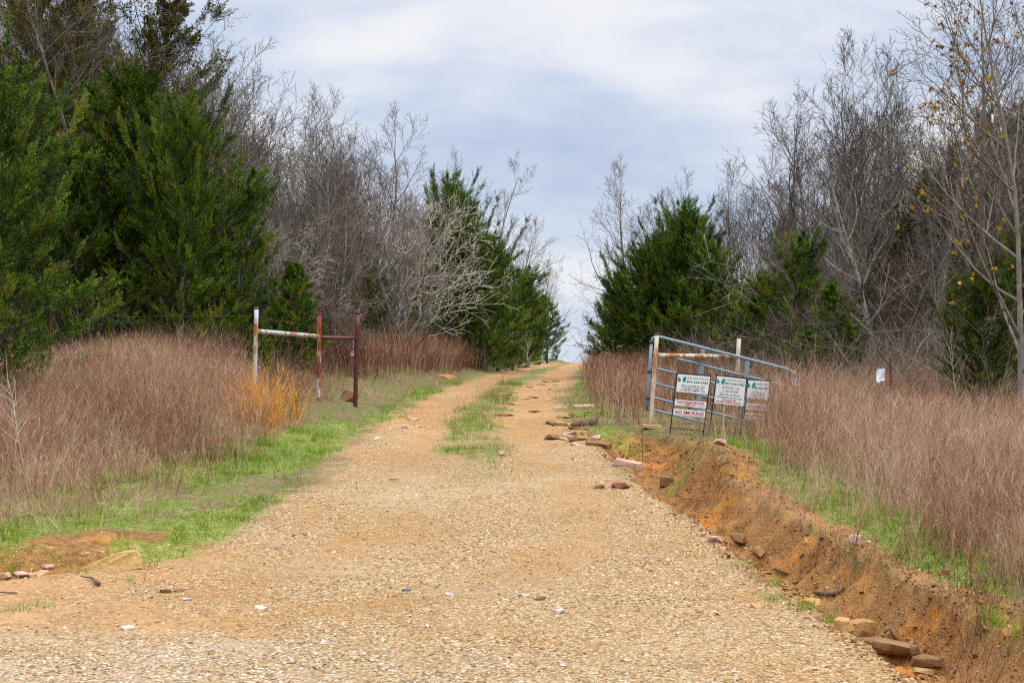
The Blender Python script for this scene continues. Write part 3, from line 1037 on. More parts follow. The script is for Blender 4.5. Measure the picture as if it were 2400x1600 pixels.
def tussocks(name, cx, cy, g, nst, hgt, mat, lean=.16, side=4, wscale=1.0, tone_mu=.5, wind=(.05, 0.0), spread=.10, curl=.28, side_len=(.10, .26), **props):
    """stems in tufts, with feathery side blades; cx, cy arrays, hgt array"""
    N = len(cx)
    acc = Acc()
    ti = np.repeat(np.arange(N), nst)
    n = len(ti)
    off = g.normal(0, spread, (n, 2))
    x = cx[ti] + off[:, 0]; y = cy[ti] + off[:, 1]
    z = height(x, y) - .02
    P0 = np.stack([x, y, z], -1)
    ln = g.normal(0, lean, (n, 2)) + off * 1.1 + g.normal(0, lean * .75, (N, 2))[ti]
    D = norm(np.concatenate([ln, np.ones((n, 1))], 1))
    bend = np.concatenate([g.normal(0, curl * .55, (n, 2)) + np.array(wind), -np.abs(g.normal(0, .08, (n, 1)))], 1)
    L = hgt[ti] * g.uniform(.55, 1.1, n)
    W = g.uniform(.0030, .0058, n) * wscale
    tt = np.clip((g.normal(tone_mu, .13, N) + .9 * (fbm(cx * .9, cy * .9, 131) - .5))[ti] + g.normal(0, .2, n), 0, 1)
    P = ribbons(acc, P0, D, bend, L, W, 5, tt, g)
    if side:
        si = np.repeat(np.arange(n), side)
        m = len(si)
        u = g.uniform(.38, .98, m)
        f = u * 4; i = np.minimum(f.astype(int), 3); fr = (f - i)[:, None]
        A, Bp = P[si, i], P[si, i + 1]
        p0 = A * (1 - fr) + Bp * fr
        T = norm(Bp - A)
        d = norm(T * .85 + g.normal(0, .34, (m, 3)))
        bl = g.uniform(*side_len, m) * np.clip(hgt[ti][si], .4, 1.2)
        ribbons(acc, p0, d, g.normal(0, .22, (m, 3)), bl, g.uniform(.002, .0036, m) * wscale, 3, np.clip(tt[si] + .12 + g.normal(0, .18, m), 0, 1), g)
    return obj(name, acc.mesh(name, mat), **props)


def scatter(n, x0, x1, y0, y1, g, dens):
    x = g.uniform(x0, x1, n); y = g.uniform(y0, y1, n)
    k = g.random(n) < dens(x, y)
    return x[k], y[k]


bl_f = smooth_table([9, 11.2, 12.6, 14.2, 15.6, 17.5, 20, 21.6, 25, 30, 33, 45, 53, 80], [-7.3, -5.8, -4.75, -4.1, -3.65, -3.4, -3.2, -3.9, -3.7, -2.75, -2.25, -1.25, -.75, 1.5], .5)
br_f = smooth_table([5, 8.6, 11, 14, 16.5, 18.3, 20.3, 22, 40], [3.7, 3.5, 3.32, 2.98, 2.8, 2.95, 3.35, 4.1, 5.2], .4)
br2_f = smooth_table([20, 22.5, 27, 33, 53, 80], [1.75, 1.45, 1.35, 1.75, 2.75, 5.1], .8)
g3 = np.random.default_rng(21)


def dl(x, y):
    nz = fbm(x * .8, y * .8, 91) - .5
    return np.maximum(sst(-.15, .7, bl_f(y) - x + nz * 1.3), .32 * sst(-1.5, -.3, bl_f(y) - x + nz * 1.8)) * sst(8, 11, y) * (.3 + 1.4 * sst(.3, .7, fbm(x * 1.7, y * 1.7, 93)))


x, y = scatter(5200, -12.5, -3, 9.5, 26, g3, dl)
inn = np.clip((bl_f(y) - x) / 2.0, 0, 1)
hh = (.42 + .10 * inn + .46 * np.exp(-((x + 4.6 + .12 * (y - 19)) / 1.7) ** 2) * inn * sst(14, 18.5, y)) * (.8 + .5 * fbm(x * .55, y * .55, 95))
tussocks('tall_dry_grass', x, y, g3, 17, hh, M_TALL, wind=(.04, -.02), kind='stuff', label='tall reddish-tan dry grass filling the field left of the road', category='dry grass')


def dr(x, y):
    nz = fbm(x * .8, y * .8, 97) - .5
    return np.maximum(sst(-.1, .6, x - br_f(y) + nz * .8), .30 * sst(-1.0, -.3, x - br_f(y) + nz * 1.4)) * (.3 + 1.4 * sst(.3, .7, fbm(x * 1.7, y * 1.7, 99)))


x, y = scatter(4600, 2.5, 11.5, 6.5, 24, g3, dr)
inn = np.clip((x - br_f(y)) / .9, 0, 1) + 1.2 * sst(3.1, 3.5, x) * (1 - sst(3.9, 4.5, x)) * sst(17.2, 18.6, y)
hh = (.36 + .42 * inn) * (.80 + .5 * fbm(x * .55, y * .55, 101))
tussocks('tall_dry_grass', x, y, g3, 17, hh, M_TALL, wind=(.10, -.02), tone_mu=.54, kind='stuff', label='tall pinkish-tan dry grass on the bank right of the ditch', category='dry grass')

x, y = scatter(520, -11.5, -3.2, 10, 25, g3, lambda x, y: dl(x, y) * .6)
x2, y2 = scatter(700, 2.8, 10.5, 8, 23, g3, lambda x, y: dr(x, y) * .6 * (x > br_f(y) + .3))
x = np.concatenate([x, x2]); y = np.concatenate([y, y2])
tussocks('seed_stalks', x, y, g3, 5, .98 * (.7 + .5 * fbm(x * .9, y * .9, 133)), M_TALL, lean=.2, side=7, tone_mu=.74, curl=.34, spread=.06, side_len=(.06, .16), kind='stuff', label='pale feathery seed stalks standing above the dry grass on both sides', category='dry grass')

# purple-brown strips beyond the gate
def dfar(x, y):
    return sst(-.1, .3, bl_f(y) - x + .5 * (fbm(x, y, 103) - .5)) * sst(5.5, 3.5, bl_f(y) - x)


x, y = scatter(7000, -9, 2, 25.5, 84, g3, dfar)
tussocks('purple_dry_grass', x, y, g3, 9, .95 * (.8 + .4 * fbm(x * .4, y * .4, 105)), M_TALL, lean=.08, side=3, wscale=1.9, tone_mu=.36, curl=.15, kind='stuff', label='upright purple-brown dry grass lining the left side of the road up to the crest', category='dry grass')


def dfar2(x, y):
    return sst(-.1, .35, x - br2_f(y) + .5 * (fbm(x, y, 107) - .5)) * sst(5.5, 3.5, x - br2_f(y)) * (1 - .8 * (y < 22.6) * (x > 2.0))


x, y = scatter(6000, 1, 10, 21.5, 84, g3, dfar2)
tussocks('purple_dry_grass', x, y, g3, 9, .82 * (.8 + .4 * fbm(x * .4, y * .4, 109)), M_TALL, lean=.09, side=3, wscale=1.8, tone_mu=.38, curl=.16, kind='stuff', label='upright purple-brown dry grass lining the right side of the road behind the gate', category='dry grass')


# straw: low bleached grass under and in front of the tall grass
def dstraw(x, y):
    mk = masks(x, y)
    open_ = (1 - mk['road']) * (1 - np.clip(mk['soil'] * 1.6, 0, 1))
    nz = fbm(x * 1.3, y * 1.3, 111)
    a = open_ * sst(.40, .62, nz) * (.25 + .75 * sst(.6, 1.6, xl_f(y) - x)) * ((x < bl_f(y) + 2.3) | ((x > br2_f(y) - 1.2) & (y > 18)) | (x > br_f(y) - .6)| ((y > 19) & (x < xl_f(y))))
    return np.maximum(a, mk['strip'] * .7 * sst(17.2, 18, y))


x, y = scatter(5200, -9, 6, 9.5, 34, g3, dstraw)
tussocks('straw_grass', x, y, g3, 11, np.full(len(x), .34) * (.4 + 1.2 * fbm(x * 1.1, y * 1.1, 113)), M_STRAW, lean=.42, side=1, wscale=1.7, spread=.08, tone_mu=.45, curl=.7, side_len=(.1, .3), kind='stuff', label='low bleached straw grass along the verges', category='dry grass')

# green shoots
def dgreen(x, y):
    g_ = masks(x, y)['green']
    return g_ ** 1.5 * (.25 + .95 * sst(.38, .6, fbm(x * 5.5, y * 5.5, 143)))


x, y = scatter(30000, -7, 4.8, 7.2, 34, g3, dgreen)
tussocks('short_green_grass', x, y, g3, 12, np.full(len(x), .12) * (.25 + 1.6 * fbm(x * 3.5, y * 3.5, 115)), M_GREEN, lean=.36, side=0, wscale=1.7, spread=.045, curl=.7, kind='stuff', label='short bright green grass on the verges and the middle of the track', category='grass')

# undergrowth of fine stems filling the woods' feet
x, y = scatter(3000, -16, 1, 25.5, 70, g3, lambda x, y: sst(0, 1.0, bl_f(y) - 1.6 - x) * sst(9, 6, bl_f(y) - x))
x2, y2 = scatter(3000, 2, 15, 21.5, 62, g3, lambda x, y: sst(0, 1.0, x - np.maximum(br2_f(y) + 1.8, np.interp(y, [20, 24, 27], [5.2, 4.0, 1.0]))) * sst(10, 7, x - br2_f(y)))
x = np.concatenate([x, x2]); y = np.concatenate([y, y2])
tussocks('undergrowth', x, y, g3, 6, np.where(x > 0, 1.25, 1.8) * (.4 + 1.0 * fbm(x * .5, y * .5, 117)), M_BRUSH, lean=.28, side=6, wscale=2.2, tone_mu=.42, spread=.22, curl=.45, side_len=(.3, .7), kind='stuff', label='tangle of thin brown stems filling the foot of the woods', category='undergrowth')


# single clumps that can be counted
def clump(name, px, y_, n, h, mat, label, spread=.14, lean=.22, side=4, wscale=1.3, x=None, tone=.55):
    b = ground_at(px, y_)
    e = thing(name, label, 'grass clump', b)
    acc = Acc()
    off = g3.normal(0, spread, (n, 2))
    xx = b[0] + off[:, 0]; yy = b[1] + off[:, 1]
    P0 = np.stack([off[:, 0], off[:, 1], height(xx, yy) - b[2] - .02], -1)
    D = norm(np.concatenate([g3.normal(0, lean, (n, 2)) + off * .9, np.ones((n, 1))], 1))
    bend = np.concatenate([g3.normal(0, .2, (n, 2)), -np.abs(g3.normal(0, .06, (n, 1)))], 1)
    L = h * g3.uniform(.5, 1.08, n)
    tt = np.clip(g3.normal(tone, .2, n), 0, 1)
    P = ribbons(acc, P0, D, bend, L, g3.uniform(.004, .007, n) * wscale, 6, tt, g3)
    pn = 'stems' if side else 'foliage'
    obj(pn, acc.mesh(pn, mat), e)
    if side:
        ac2 = Acc()
        si = np.repeat(np.arange(n), side); m = len(si)
        u = g3.uniform(.25, .97, m); f = u * 5; i = np.minimum(f.astype(int), 4); fr = (f - i)[:, None]
        A, Bp = P[si, i], P[si, i + 1]
        ribbons(ac2, A * (1 - fr) + Bp * fr, norm(norm(Bp - A) * .8 + g3.normal(0, .4, (m, 3))), g3.normal(0, .3, (m, 3)), h * g3.uniform(.12, .3, m), g3.uniform(.004, .008, m) * wscale, 3, np.clip(tt[si] + g3.normal(0, .15, m), 0, 1), g3)
        obj('foliage', ac2.mesh('foliage', mat), e)
    return e


clump('orange_grass_clump', 612, 19.6, 150, .82, M_ORANGE, 'bright orange dry grass clump at the foot of the pale pipe post', .15, .13, 2)
clump('orange_grass_clump', 655, 19.3, 36, .50, M_ORANGE, 'smaller orange grass tuft on the right flank of the bright orange clump', .13, .2)
clump('orange_grass_clump', 690, 20.4, 26, .66, M_ORANGE, 'thin orange grass tuft standing alone left of the rusty middle post', .06, .16)
clump('orange_grass_clump', 575, 19.2, 36, .50, M_ORANGE, 'dull orange grass tuft merging into the tall grass left of the clump', .16, .2, tone=.3)
for (px, py, n, h, lb) in [(1625, 1302, 24, .09, 'tiny green tuft on gravel beside the ditch head'), (1738, 1330, 46, .11, 'green tuft on the gravel lip of the ditch, farthest of four'),
                           (1828, 1374, 50, .11, 'green tuft between gravel and ditch above the orange stone'), (1812, 1408, 60, .10, 'round green tuft out on the gravel left of the orange stone'),
                           (1882, 1430, 70, .12, 'green tuft hugging the gravel edge just below the orange stone'), (1952, 1458, 60, .12, 'green tuft on the gravel edge nearest the tan boulder'),
                           (1985, 1306, 36, .14, 'upright green tuft growing from the middle of the ditch bank'), (2014, 1328, 30, .12, 'small green tuft right of the upright tuft on the ditch bank'),
                           (2085, 1326, 24, .10, 'green tuft near the top of the ditch bank'), (2325, 1462, 90, .22, 'large green tuft hanging on the ditch bank at lower right'),
                           (2384, 1486, 60, .18, 'green tuft at the right edge above the ditch'), (18, 1338, 50, .12, 'green tuft by the stones at the left edge'),
                           (185, 1342, 40, .10, 'green tuft left of the yellow slab'), (302, 1362, 34, .08, 'sparse green tuft below the yellow slab'),
                           (45, 1430, 50, .10, 'green tuft in the red dirt at the left edge'), (105, 1418, 30, .08, 'small green tuft in the red dirt right of the edge tuft'),
                           (345, 1330, 40, .09, 'green tuft at the right end of the yellow slab')]:
    hp = ground_hit(px, py)
    clump('green_grass_tuft', 1200 + FPX * hp[0] / hp[1], hp[1], n, h, M_GREEN, lb, .05, .45, 0, 1.1, tone=.55)

# pale dead weeds that stand out of the grass
for (px, yy, h, lb) in [(62, 15.0, 1.05, 'pale dead weed stalk standing at the far left of the dry grass'), (1240, 36, 1.0, 'pale stalk leaning in the purple grass left of the road'),
                        (1700, 17.4, .75, 'pale bramble stalk before the three signs'), (2260, 19.5, 1.25, 'bare brown weed stalk in the right dry grass')]:
    b = ground_at(px, yy)
    e = thing('dead_weed', lb, 'weed', b)
    ac = Acc()
    P1 = grow(np.zeros((1, 3)), np.array([[-.15, 0, 1]]), np.array([h]), 8, .06, .02, g3)
    V, q, _ = tubes(P1, taper(np.array([.005]), np.array([.002]), 8), 5); ac.add(V, q, tone=.9)
    obj('stalk', ac.mesh('stalk', M_TWIG_L), e)
    ac = Acc()
    pt, d, pr, t = spawn(P1, taper(np.array([.006]), np.array([.003]), 8), 16, .4, 1, 25, 50, g3)
    P2 = grow(pt, d, h * g3.uniform(.15, .4, len(t)), 5, .12, .05, g3)
    V, q, _ = tubes(P2, taper(np.full(len(t), .003), np.full(len(t), .0013), 5), 3); ac.add(V, q, tone=.9)
    obj('twigs', ac.mesh('twigs', M_TWIG_L), e)


# ------------------------------------------------------------------ stones
def hull(seed, n=16, size=(1, 1, 1), boxy=.0, bevel=.0):
    g = np.random.default_rng(seed)
    p = norm(g.normal(0, 1, (n, 3)))
    if boxy:
        q = np.sign(p) * np.abs(p) ** (1 - boxy)
        p = q / np.abs(q).max(1, keepdims=True) * (.85 + .15 * g.random((n, 1)))
    p = p * np.array(size)
    bm = bmesh.new()
    for v in p:
        bm.verts.new(v)
    r = bmesh.ops.convex_hull(bm, input=bm.verts)
    dead = [e for e in r['geom_interior'] if isinstance(e, bmesh.types.BMVert)]
    if dead:
        bmesh.ops.delete(bm, geom=dead, context='VERTS')
    if bevel:
        bmesh.ops.bevel(bm, geom=list(bm.edges), offset=bevel, segments=1, affect='EDGES', clamp_overlap=True)
    bmesh.ops.triangulate(bm, faces=bm.faces)
    bm.verts.ensure_lookup_table()
    V = np.array([v.co[:] for v in bm.verts])
    T = np.array([[v.index for v in f.verts] for f in bm.faces])
    bm.free()
    return V, T


PEB = [hull(300 + k, 9, (1, .75, .5)) for k in range(6)]


def pebbles(name, x, y, s, g, tone, sink=.25, **props):
    acc = Acc()
    z = height(x, y)
    vi = g.integers(0, len(PEB), len(x))
    for k, (V, T) in enumerate(PEB):
        m = vi == k
        n = m.sum()
        if not n:
            continue
        a = g.random(n) * 6.28
        ca, sa = np.cos(a), np.sin(a)
        tx, ty = g.normal(0, .25, n), g.normal(0, .25, n)
        P = V[None] * s[m][:, None, None]
        X = P[..., 0] * ca[:, None] - P[..., 1] * sa[:, None]
        Y = P[..., 0] * sa[:, None] + P[..., 1] * ca[:, None]
        Z = P[..., 2] + X * tx[:, None] + Y * ty[:, None] + s[m][:, None] * (.5 - 2 * sink) * .5
        VV = np.stack([X + x[m][:, None], Y + y[m][:, None], Z + z[m][:, None]], -1)
        nv = V.shape[0]
        TT = (T[None] + (np.arange(n) * nv)[:, None, None]).reshape(-1, 3)
        acc.add(VV.reshape(-1, 3), None, TT, np.repeat(tone[m], nv))
    return obj(name, acc.mesh(name, M_STONE), **props)


g4 = np.random.default_rng(77)


def dgrav(x, y):
    mk = masks(x, y)
    return np.clip(mk['road'] * (.12 + 1.0 * sst(.38, .64, fbm(x * .8, y * .8, 121))) + .25 * mk['soil'] + .3 * mk['wash'] + .6 * np.exp(-((xr_f(y) - x - .1) / .22) ** 2) * (y < 18), 0, 1) * np.clip(11.0 / np.maximum(y, 6), .25, 1)


x, y = scatter(70000, -6.2, 3.8, 6.8, 27, g4, dgrav)
s = np.clip(g4.lognormal(math.log(.0088), .45, len(x)), .005, .035)
pebbles('gravel', x, y, s, g4, np.clip(g4.normal(.55, .25, len(x)), 0, 1), kind='stuff', label='loose tan and pale gravel scattered over the road', category='gravel')

x, y = scatter(60000, .8, 4.6, 6.8, 20.5, g4, lambda x, y: np.clip(masks(x, y)['soil'] * 1.2 * (.3 + 1.2 * sst(.4, .6, fbm(x * 1.8, y * 1.8, 141))), 0, 1) * np.clip(10 / y, .3, 1))
s = np.clip(g4.lognormal(math.log(.010), .55, len(x)), .004, .045)
o_cl = pebbles('soil_clods', x, y, s, g4, np.clip(g4.normal(.4, .25, len(x)), 0, 1), kind='stuff', label='crumbled brown clods and grit on the walls of the ditch', category='soil')
o_cl.data.materials[0] = mat_tone('soil_clods', [(0, (.11, .048, .016)), (.4, (.22, .105, .036)), (.75, (.34, .18, .07)), (.92, (.42, .27, .14)), (1, (.50, .42, .32))], .95)



def rock(name, label, px, py, w_m, mat, aspect=(1, .7, .35), boxy=.35, seed=0, rz=None, tilt=(0, 0), sink=.3, group=None, y=None, cat='rock'):
    b = ground_hit(px, py) if y is None else ground_at(px, y)
    V, T = hull(400 + seed, 22, (w_m / 2 * aspect[0], w_m / 2 * aspect[1], w_m / 2 * aspect[2]), boxy, w_m * .03)
    me = mesh(name, V, [T], mat)
    hz = w_m / 2 * aspect[2]
    o = thing(name, label, cat, b + np.array([0, 0, hz * (1 - 2 * sink)]), group=group, data=me)
    o.rotation_euler = (tilt[0], tilt[1], g4.random() * 6 if rz is None else rz)
    return o


bs_ = ground_hit(262, 1336) + np.array([0, 0, .03])
prof_ = np.array([(-.225, -.05), (-.222, .012), (-.12, .045), (-.055, .072), (.03, .088), (.12, .098), (.185, .092), (.222, .058), (.215, -.05)])
gs = np.random.default_rng(3)
rows = []
for dy, sx, sz in ((0, 1, 1), (.02, 1.0, 1.03), (.10, .97, 1.02), (.15, .9, .9)):
    rows.append(np.stack([prof_[:, 0] * sx, np.full(9, dy) + gs.normal(0, .006, 9), prof_[:, 1] * sz + gs.normal(0, .003, 9) + dy * .1], -1))
Vs = np.concatenate(rows)
Fs = [[r * 9 + k, r * 9 + (k + 1) % 9, r * 9 + 9 + (k + 1) % 9, r * 9 + 9 + k] for r in range(3) for k in range(9)]
Ts = [[0, k + 1, k] for k in range(1, 8)] + [[27, 27 + k, 28 + k] for k in range(1, 8)]
me_ = mesh('sandstone_slab', Vs, [Fs, Ts], mat_rock('ochre_sandstone', (.44, .28, .10), (.60, .43, .19), (.26, .15, .06)))
bm = bmesh.new(); bm.from_mesh(me_); bmesh.ops.recalc_face_normals(bm, faces=bm.faces)
bmesh.ops.bevel(bm, geom=list(bm.edges), offset=.005, segments=1, affect='EDGES', clamp_overlap=True); bm.to_mesh(me_); bm.free()
sl_ = thing('sandstone_slab', 'large tan-yellow sandstone slab lying at the left verge', 'rock', bs_, group='single stones', data=me_)
sl_.rotation_euler = (-.25, -.13, .2)
for k, (px, py, wm, mt, lb) in enumerate([(6, 1352, .13, M_ROCK_TAN, 'tan stone cut off by the left edge beside the wash'), (48, 1350, .12, M_ROCK_PINK, 'pinkish stone in the left wash near the edge'),
                                          (76, 1352, .10, M_ROCK_TAN, 'tan block in the left wash, middle of three'), (98, 1345, .13, M_ROCK_TAN, 'rounded tan stone at the right end of the wash stones'),
                                          (112, 1330, .10, M_ROCK_PINK, 'pink stone above the wash stones'), (392, 1388, .10, M_ROCK_BRN, 'brown flat stone lying left of its twin on the red dirt'),
                                          (420, 1385, .09, M_ROCK_BRN, 'brown flat stone lying right of its twin on the red dirt'), (440, 1408, .07, M_ROCK_PALE, 'white pebble below the twin brown stones'),
                                          (612, 1427, .09, M_ROCK_PALE, 'largest flat white stone on the gravel at lower left'), (300, 1475, .09, M_ROCK_PALE, 'flat pale stone in the dirt at lower left'),
                                          (648, 1285, .11, M_ROCK_PINK, 'pinkish stone half sunk at the verge end'), (1055, 1396, .07, M_ROCK_PALE, 'white stone in the middle of the gravel'),
                                          (1230, 1398, .07, M_ROCK_PALE, 'white stone beside the small brown block on the gravel'), (1266, 1404, .09, M_ROCK_BRN, 'small brown block standing on the gravel'),
                                          (952, 1383, .07, M_SLATE, 'dark grey pebble on the gravel left of centre'), (1310, 1435, .10, M_ROCK_PALE, 'pale lilac flat stone on the gravel right of centre'),
                                          (925, 1124, .16, M_ROCK_TAN, 'thin flat stone on the gravel under the grass strip tip'), (1180, 1066, .20, M_ROCK_PINK, 'pale flat stone at the right of the grass strip tip'),
                                          (886, 1029, .15, M_ROCK_PALE, 'light grey flat stone at the left track edge by the gate'), (967, 985, .22, M_ROCK_TAN, 'tan-grey flat ledge stone across the left track'),
                                          (940, 1002, .20, M_ROCK_PINK, 'pinkish ledge stone below the grey ledge'), (985, 1001, .16, M_ROCK_TAN, 'tan ledge stone right of the pinkish one'),
                                          (1458, 1140, .30, M_ROCK_RED, 'reddish flat stone on gravel near the ditch head'), (1405, 1143, .16, M_ROCK_BRN, 'small brown stone left of the reddish flat stone'),
                                          (1045, 888, .5, M_ROCK_ORG, 'orange ledge rock in the left track far up')]):
    rock('stone', lb, px, py, wm, mt, (1, .75, .4), .25, 10 + k, None, (g4.normal(0, .08), g4.normal(0, .08)), .42, 'single stones')
rock('boulder', 'red-brown boulder behind the maroon pipe post', 822, 935, .34, M_ROCK_RED, (1, .7, .72), .4, 50, .5, (.1, .2), .15, y=24.3)
rock('sandstone_slab', 'long pinkish slab on the lip of the ditch', 1470, 1093, .46, M_ROCK_PINK, (1, .34, .2), .8, 51, -.75, (0, .12), .2)
rock('sandstone_slab', 'tan layered slab lying under the right gate post', 1527, 1005, .30, M_ROCK_TAN, (1, .5, .24), .75, 52, .1, (0, .08), .1)
rock('sandstone_slab', 'pale curved slab in the grass beside the right track', 1367, 958, .38, M_ROCK_PINK, (1, .5, .26), .5, 53, .3, (.1, -.12), .15)
rock('boulder', 'tan boulder at the near end of the ditch edge', 2022, 1490, .22, M_ROCK_ORG, (1, .8, .65), .35, 54, .4, (0, 0), .25)
rock('boulder', 'orange block at the gravel edge left of the tan boulder', 1975, 1476, .15, M_ROCK_ORG, (1, .8, .6), .6, 55, .9, (0, 0), .2)
rock('sandstone_slab', 'long brown rock lying along the ditch floor', 2070, 1525, .40, M_ROCK_BRN, (1, .34, .26), .2, 56, -.62, (0, .1), .2)
rock('boulder', 'rounded brown rock below the long one in the ditch', 2118, 1546, .22, M_ROCK_BRN, (1, .6, .5), .1, 57, -.4, (0, 0), .35)
rock('boulder', 'last brown rock in the ditch toward the bottom edge', 2172, 1560, .22, M_ROCK_BRN, (1, .5, .4), .1, 58, -.5, (0, 0), .4)
rock('stone', 'flat tan stone below the ditch rocks on the gravel lip', 2165, 1578, .14, M_ROCK_TAN, (1, .6, .35), .3, 59)
rock('stone', 'orange stone at the ditch lip among green tufts', 1902, 1416, .13, M_ROCK_ORG, (1, .7, .4), .5, 60)
rock('stone', 'brown stone lying on the gravel left of the ditch tufts', 1776, 1424, .09, M_ROCK_ORG, (1, .8, .4), .5, 61)
rock('brick', 'red brick standing in the green grass on the right bank', 2214, 1346, .085, M_ROCK_RED, (1, .7, .62), .85, 62, .1, (0, 0), .1, cat='brick')
rock('stone', 'pinkish stone set in the bank above the ditch', 2000, 1272, .15, M_ROCK_PINK, (1, .7, .7), .5, 63)
rock('stone', 'pinkish stone on top of the red mound by the signs', 1686, 1040, .17, M_ROCK_PINK, (1, .7, .4), .4, 64)
rock('stone', 'thin dark grey slate tilted on the mound before the signs', 1650, 1019, .20, M_SLATE, (1, .5, .22), .5, 65, .3, (.35, -.45), .05)
rock('boulder', 'grey-brown rock jutting in the ditch wall', 1565, 1135, .24, M_ROCK_BRN, (1, .7, .6), .4, 66)
rock('boulder', 'dark stone wedged in the ditch floor', 1730, 1268, .20, M_ROCK_BRN, (1, .7, .5), .4, 67)
rock('stone', 'pinkish stone where gravel meets ditch', 1676, 1270, .14, M_ROCK_PINK, (1, .7, .5), .3, 68)
rock('stone', 'upright tan stone on the ditch floor', 1778, 1300, .13, M_ROCK_TAN, (1, .7, .8), .3, 69)
# broken ledge at the head of the ditch
gl_ = np.random.default_rng(9)
for k in range(26):
    px = gl_.uniform(1296, 1404); py = gl_.uniform(966, 1044)
    if py < 985 and px < 1320:
        py += 25
    rock('ledge_stone', 'broken orange-brown ledge stone piled at the head of the ditch', px, py, gl_.uniform(.12, .36), [M_ROCK_ORG, M_ROCK_BRN, M_ROCK_PINK, M_ROCK_BRN][gl_.integers(4)],
         (1, .7, .22), .55, 100 + k, None, (gl_.normal(0, .12), gl_.normal(0, .12)), .40, 'ledge stones at the head of the ditch')
for k in range(26):
    yy = gl_.uniform(22, 40); c = xr_f(yy) - gl_.uniform(.1, 1.1)
    p = np.array([c, yy]); px = 1200 + FPX * c / yy
    rock('track_stone', 'flat stone bedded in the right track beyond the gate', px, 900, gl_.uniform(.12, .36), [M_ROCK_ORG, M_ROCK_BRN, M_ROCK_PINK, M_ROCK_ORG][gl_.integers(4)],
         (1, .7, .12), .5, 140 + k, None, (gl_.normal(0, .05), gl_.normal(0, .05)), .42, 'stones bedded in the right track', y=yy)


# dead wood
def stick(name, label, pts, r, mat=M_WOOD, cat='branch'):
    P = np.array(pts, float)
    b = P.mean(0)
    b[2] = P[:, 2].min()
    ac = Acc()
    polypipe(ac, P - b, r, 7, .4)
    return thing(name, label, cat, b, data=ac.mesh(name, mat, True))


def on_ground(pxy, lift):
    return [ground_hit(a, b_) + np.array([0, 0, lift]) for a, b_ in pxy]


stick('fallen_log', 'dark rotting log at the head of the ditch', on_ground([(1340, 1004), (1365, 1000), (1388, 996), (1398, 985)], .05), [.03, .055, .07, .05], cat='log')
stick('fallen_branch', 'black stick curved across the ditch floor', on_ground([(1905, 1400), (1935, 1402), (1958, 1397), (1978, 1388)], .03), [.010, .02, .022, .012])
stick('fallen_branch', 'thin dark stick at the gravel edge of the ditch', on_ground([(1810, 1342), (1825, 1350), (1848, 1353)], .02), [.008, .014, .01])
stick('fallen_branch', 'short dark stick beside the brown ditch rocks', on_ground([(2072, 1508), (2085, 1511), (2100, 1514)], .03), [.008, .012, .008])
stick('fallen_branch', 'dark stick left of the rock pile at the ditch head', on_ground([(1281, 991), (1290, 995), (1299, 999)], .02), [.012, .02, .012])
stick('fallen_branch', 'thin twig lying on the dirt at the left edge', on_ground([(0, 1392), (20, 1394), (42, 1395)], .012), [.004, .006, .004])
stick('fallen_branch', 'small dark root sprig on the dirt below the yellow slab', on_ground([(188, 1358), (215, 1360), (222, 1366), (232, 1374)], .02), [.004, .008, .010, .016])

# ------------------------------------------------------------------ pipe fence, left of the road
PR = .032


def post(acc, base, top, r=PR, cap=True):
    base = np.array(base, float); top = np.array(top, float)
    pipe(acc, base - (top - base) / np.linalg.norm(top - base) * .3, top, r, 16, 8)


def brace_group(name, label, base, parts, group=None):
    e = thing(name, label, 'fence', base)
    for pn, mat, fn, *rest in parts:
        ac = Acc()
        fn(ac)
        m_ = ac.mesh(pn, mat, True)
        o = obj(pn, m_, e)
        if rest:
            o['label'] = rest[0]
    return e


def loc_(base):
    return lambda px, py, y: at(px, py, y) - base


bA = np.array([*at(598, 930, 20.8)[:2], 0]); bA[2] = gz(bA[0], bA[1])
L_ = loc_(bA)
A_b, A_t = L_(596, 932, 20.8), L_(601, 724, 20.8)
B_b, B_t = L_(746, 940, 22.9), L_(749, 738, 22.9)
C_b, C_t = L_(833, 932, 23.5), L_(838, 736, 23.5)


def capf(p, r=PR):
    def f(ac):
        pipe(ac, p, p + np.array([0, 0, .035]), r * 1.12, 14, 2)
    return f


eL = brace_group('pipe_fence_brace', 'rusty pipe fence end left of the road with three posts, one maroon', bA, [
    ('post', M_PIPE_L, lambda a: post(a, A_b, A_t), 'pale blue-white post with rust streaks'),
    ('post_cap', M_RUSTY, capf(A_t)),
    ('post', M_PIPE_RW, lambda a: post(a, B_b, B_t), 'red-rusted white post in the middle'),
    ('post_cap', M_RUSTY, capf(B_t)),
    ('post', M_PIPE_MAR, lambda a: post(a, C_b, C_t, PR * 1.15), 'dark maroon post nearest the road'),
    ('post_cap', M_PIPE_MAR, capf(C_t, PR * 1.15)),
    ('rail', M_PIPE_L, lambda a: pipe(a, L_(600, 776, 20.8), L_(747, 788, 22.9), .034, 14, 10), 'pale blue rail with rust bands'),
    ('rail', M_PIPE_MAR, lambda a: pipe(a, L_(747, 791, 22.9), L_(836, 793, 23.5), .032, 14, 4), 'maroon rail'),
])
ac = Acc()
cp = at(828, 800, 23.45)
th = np.linspace(0, 2 * np.pi, 13)
for k in range(5):
    ctr = np.array([.0 + .004 * (k % 2), -.02, -.035 * k + .05])
    ring = np.stack([np.cos(th) * .014 * (1 if k % 2 else .4), np.sin(th) * .014 * (.4 if k % 2 else 1), 0 * th], -1)
    ring = np.stack([ring[:, 0], ring[:, 1], np.cos(th) * .024], -1) if k % 2 else np.stack([0 * th, np.sin(th) * .014, np.cos(th) * .024], -1)
    polypipe(ac, ring + ctr, .0045, 6)
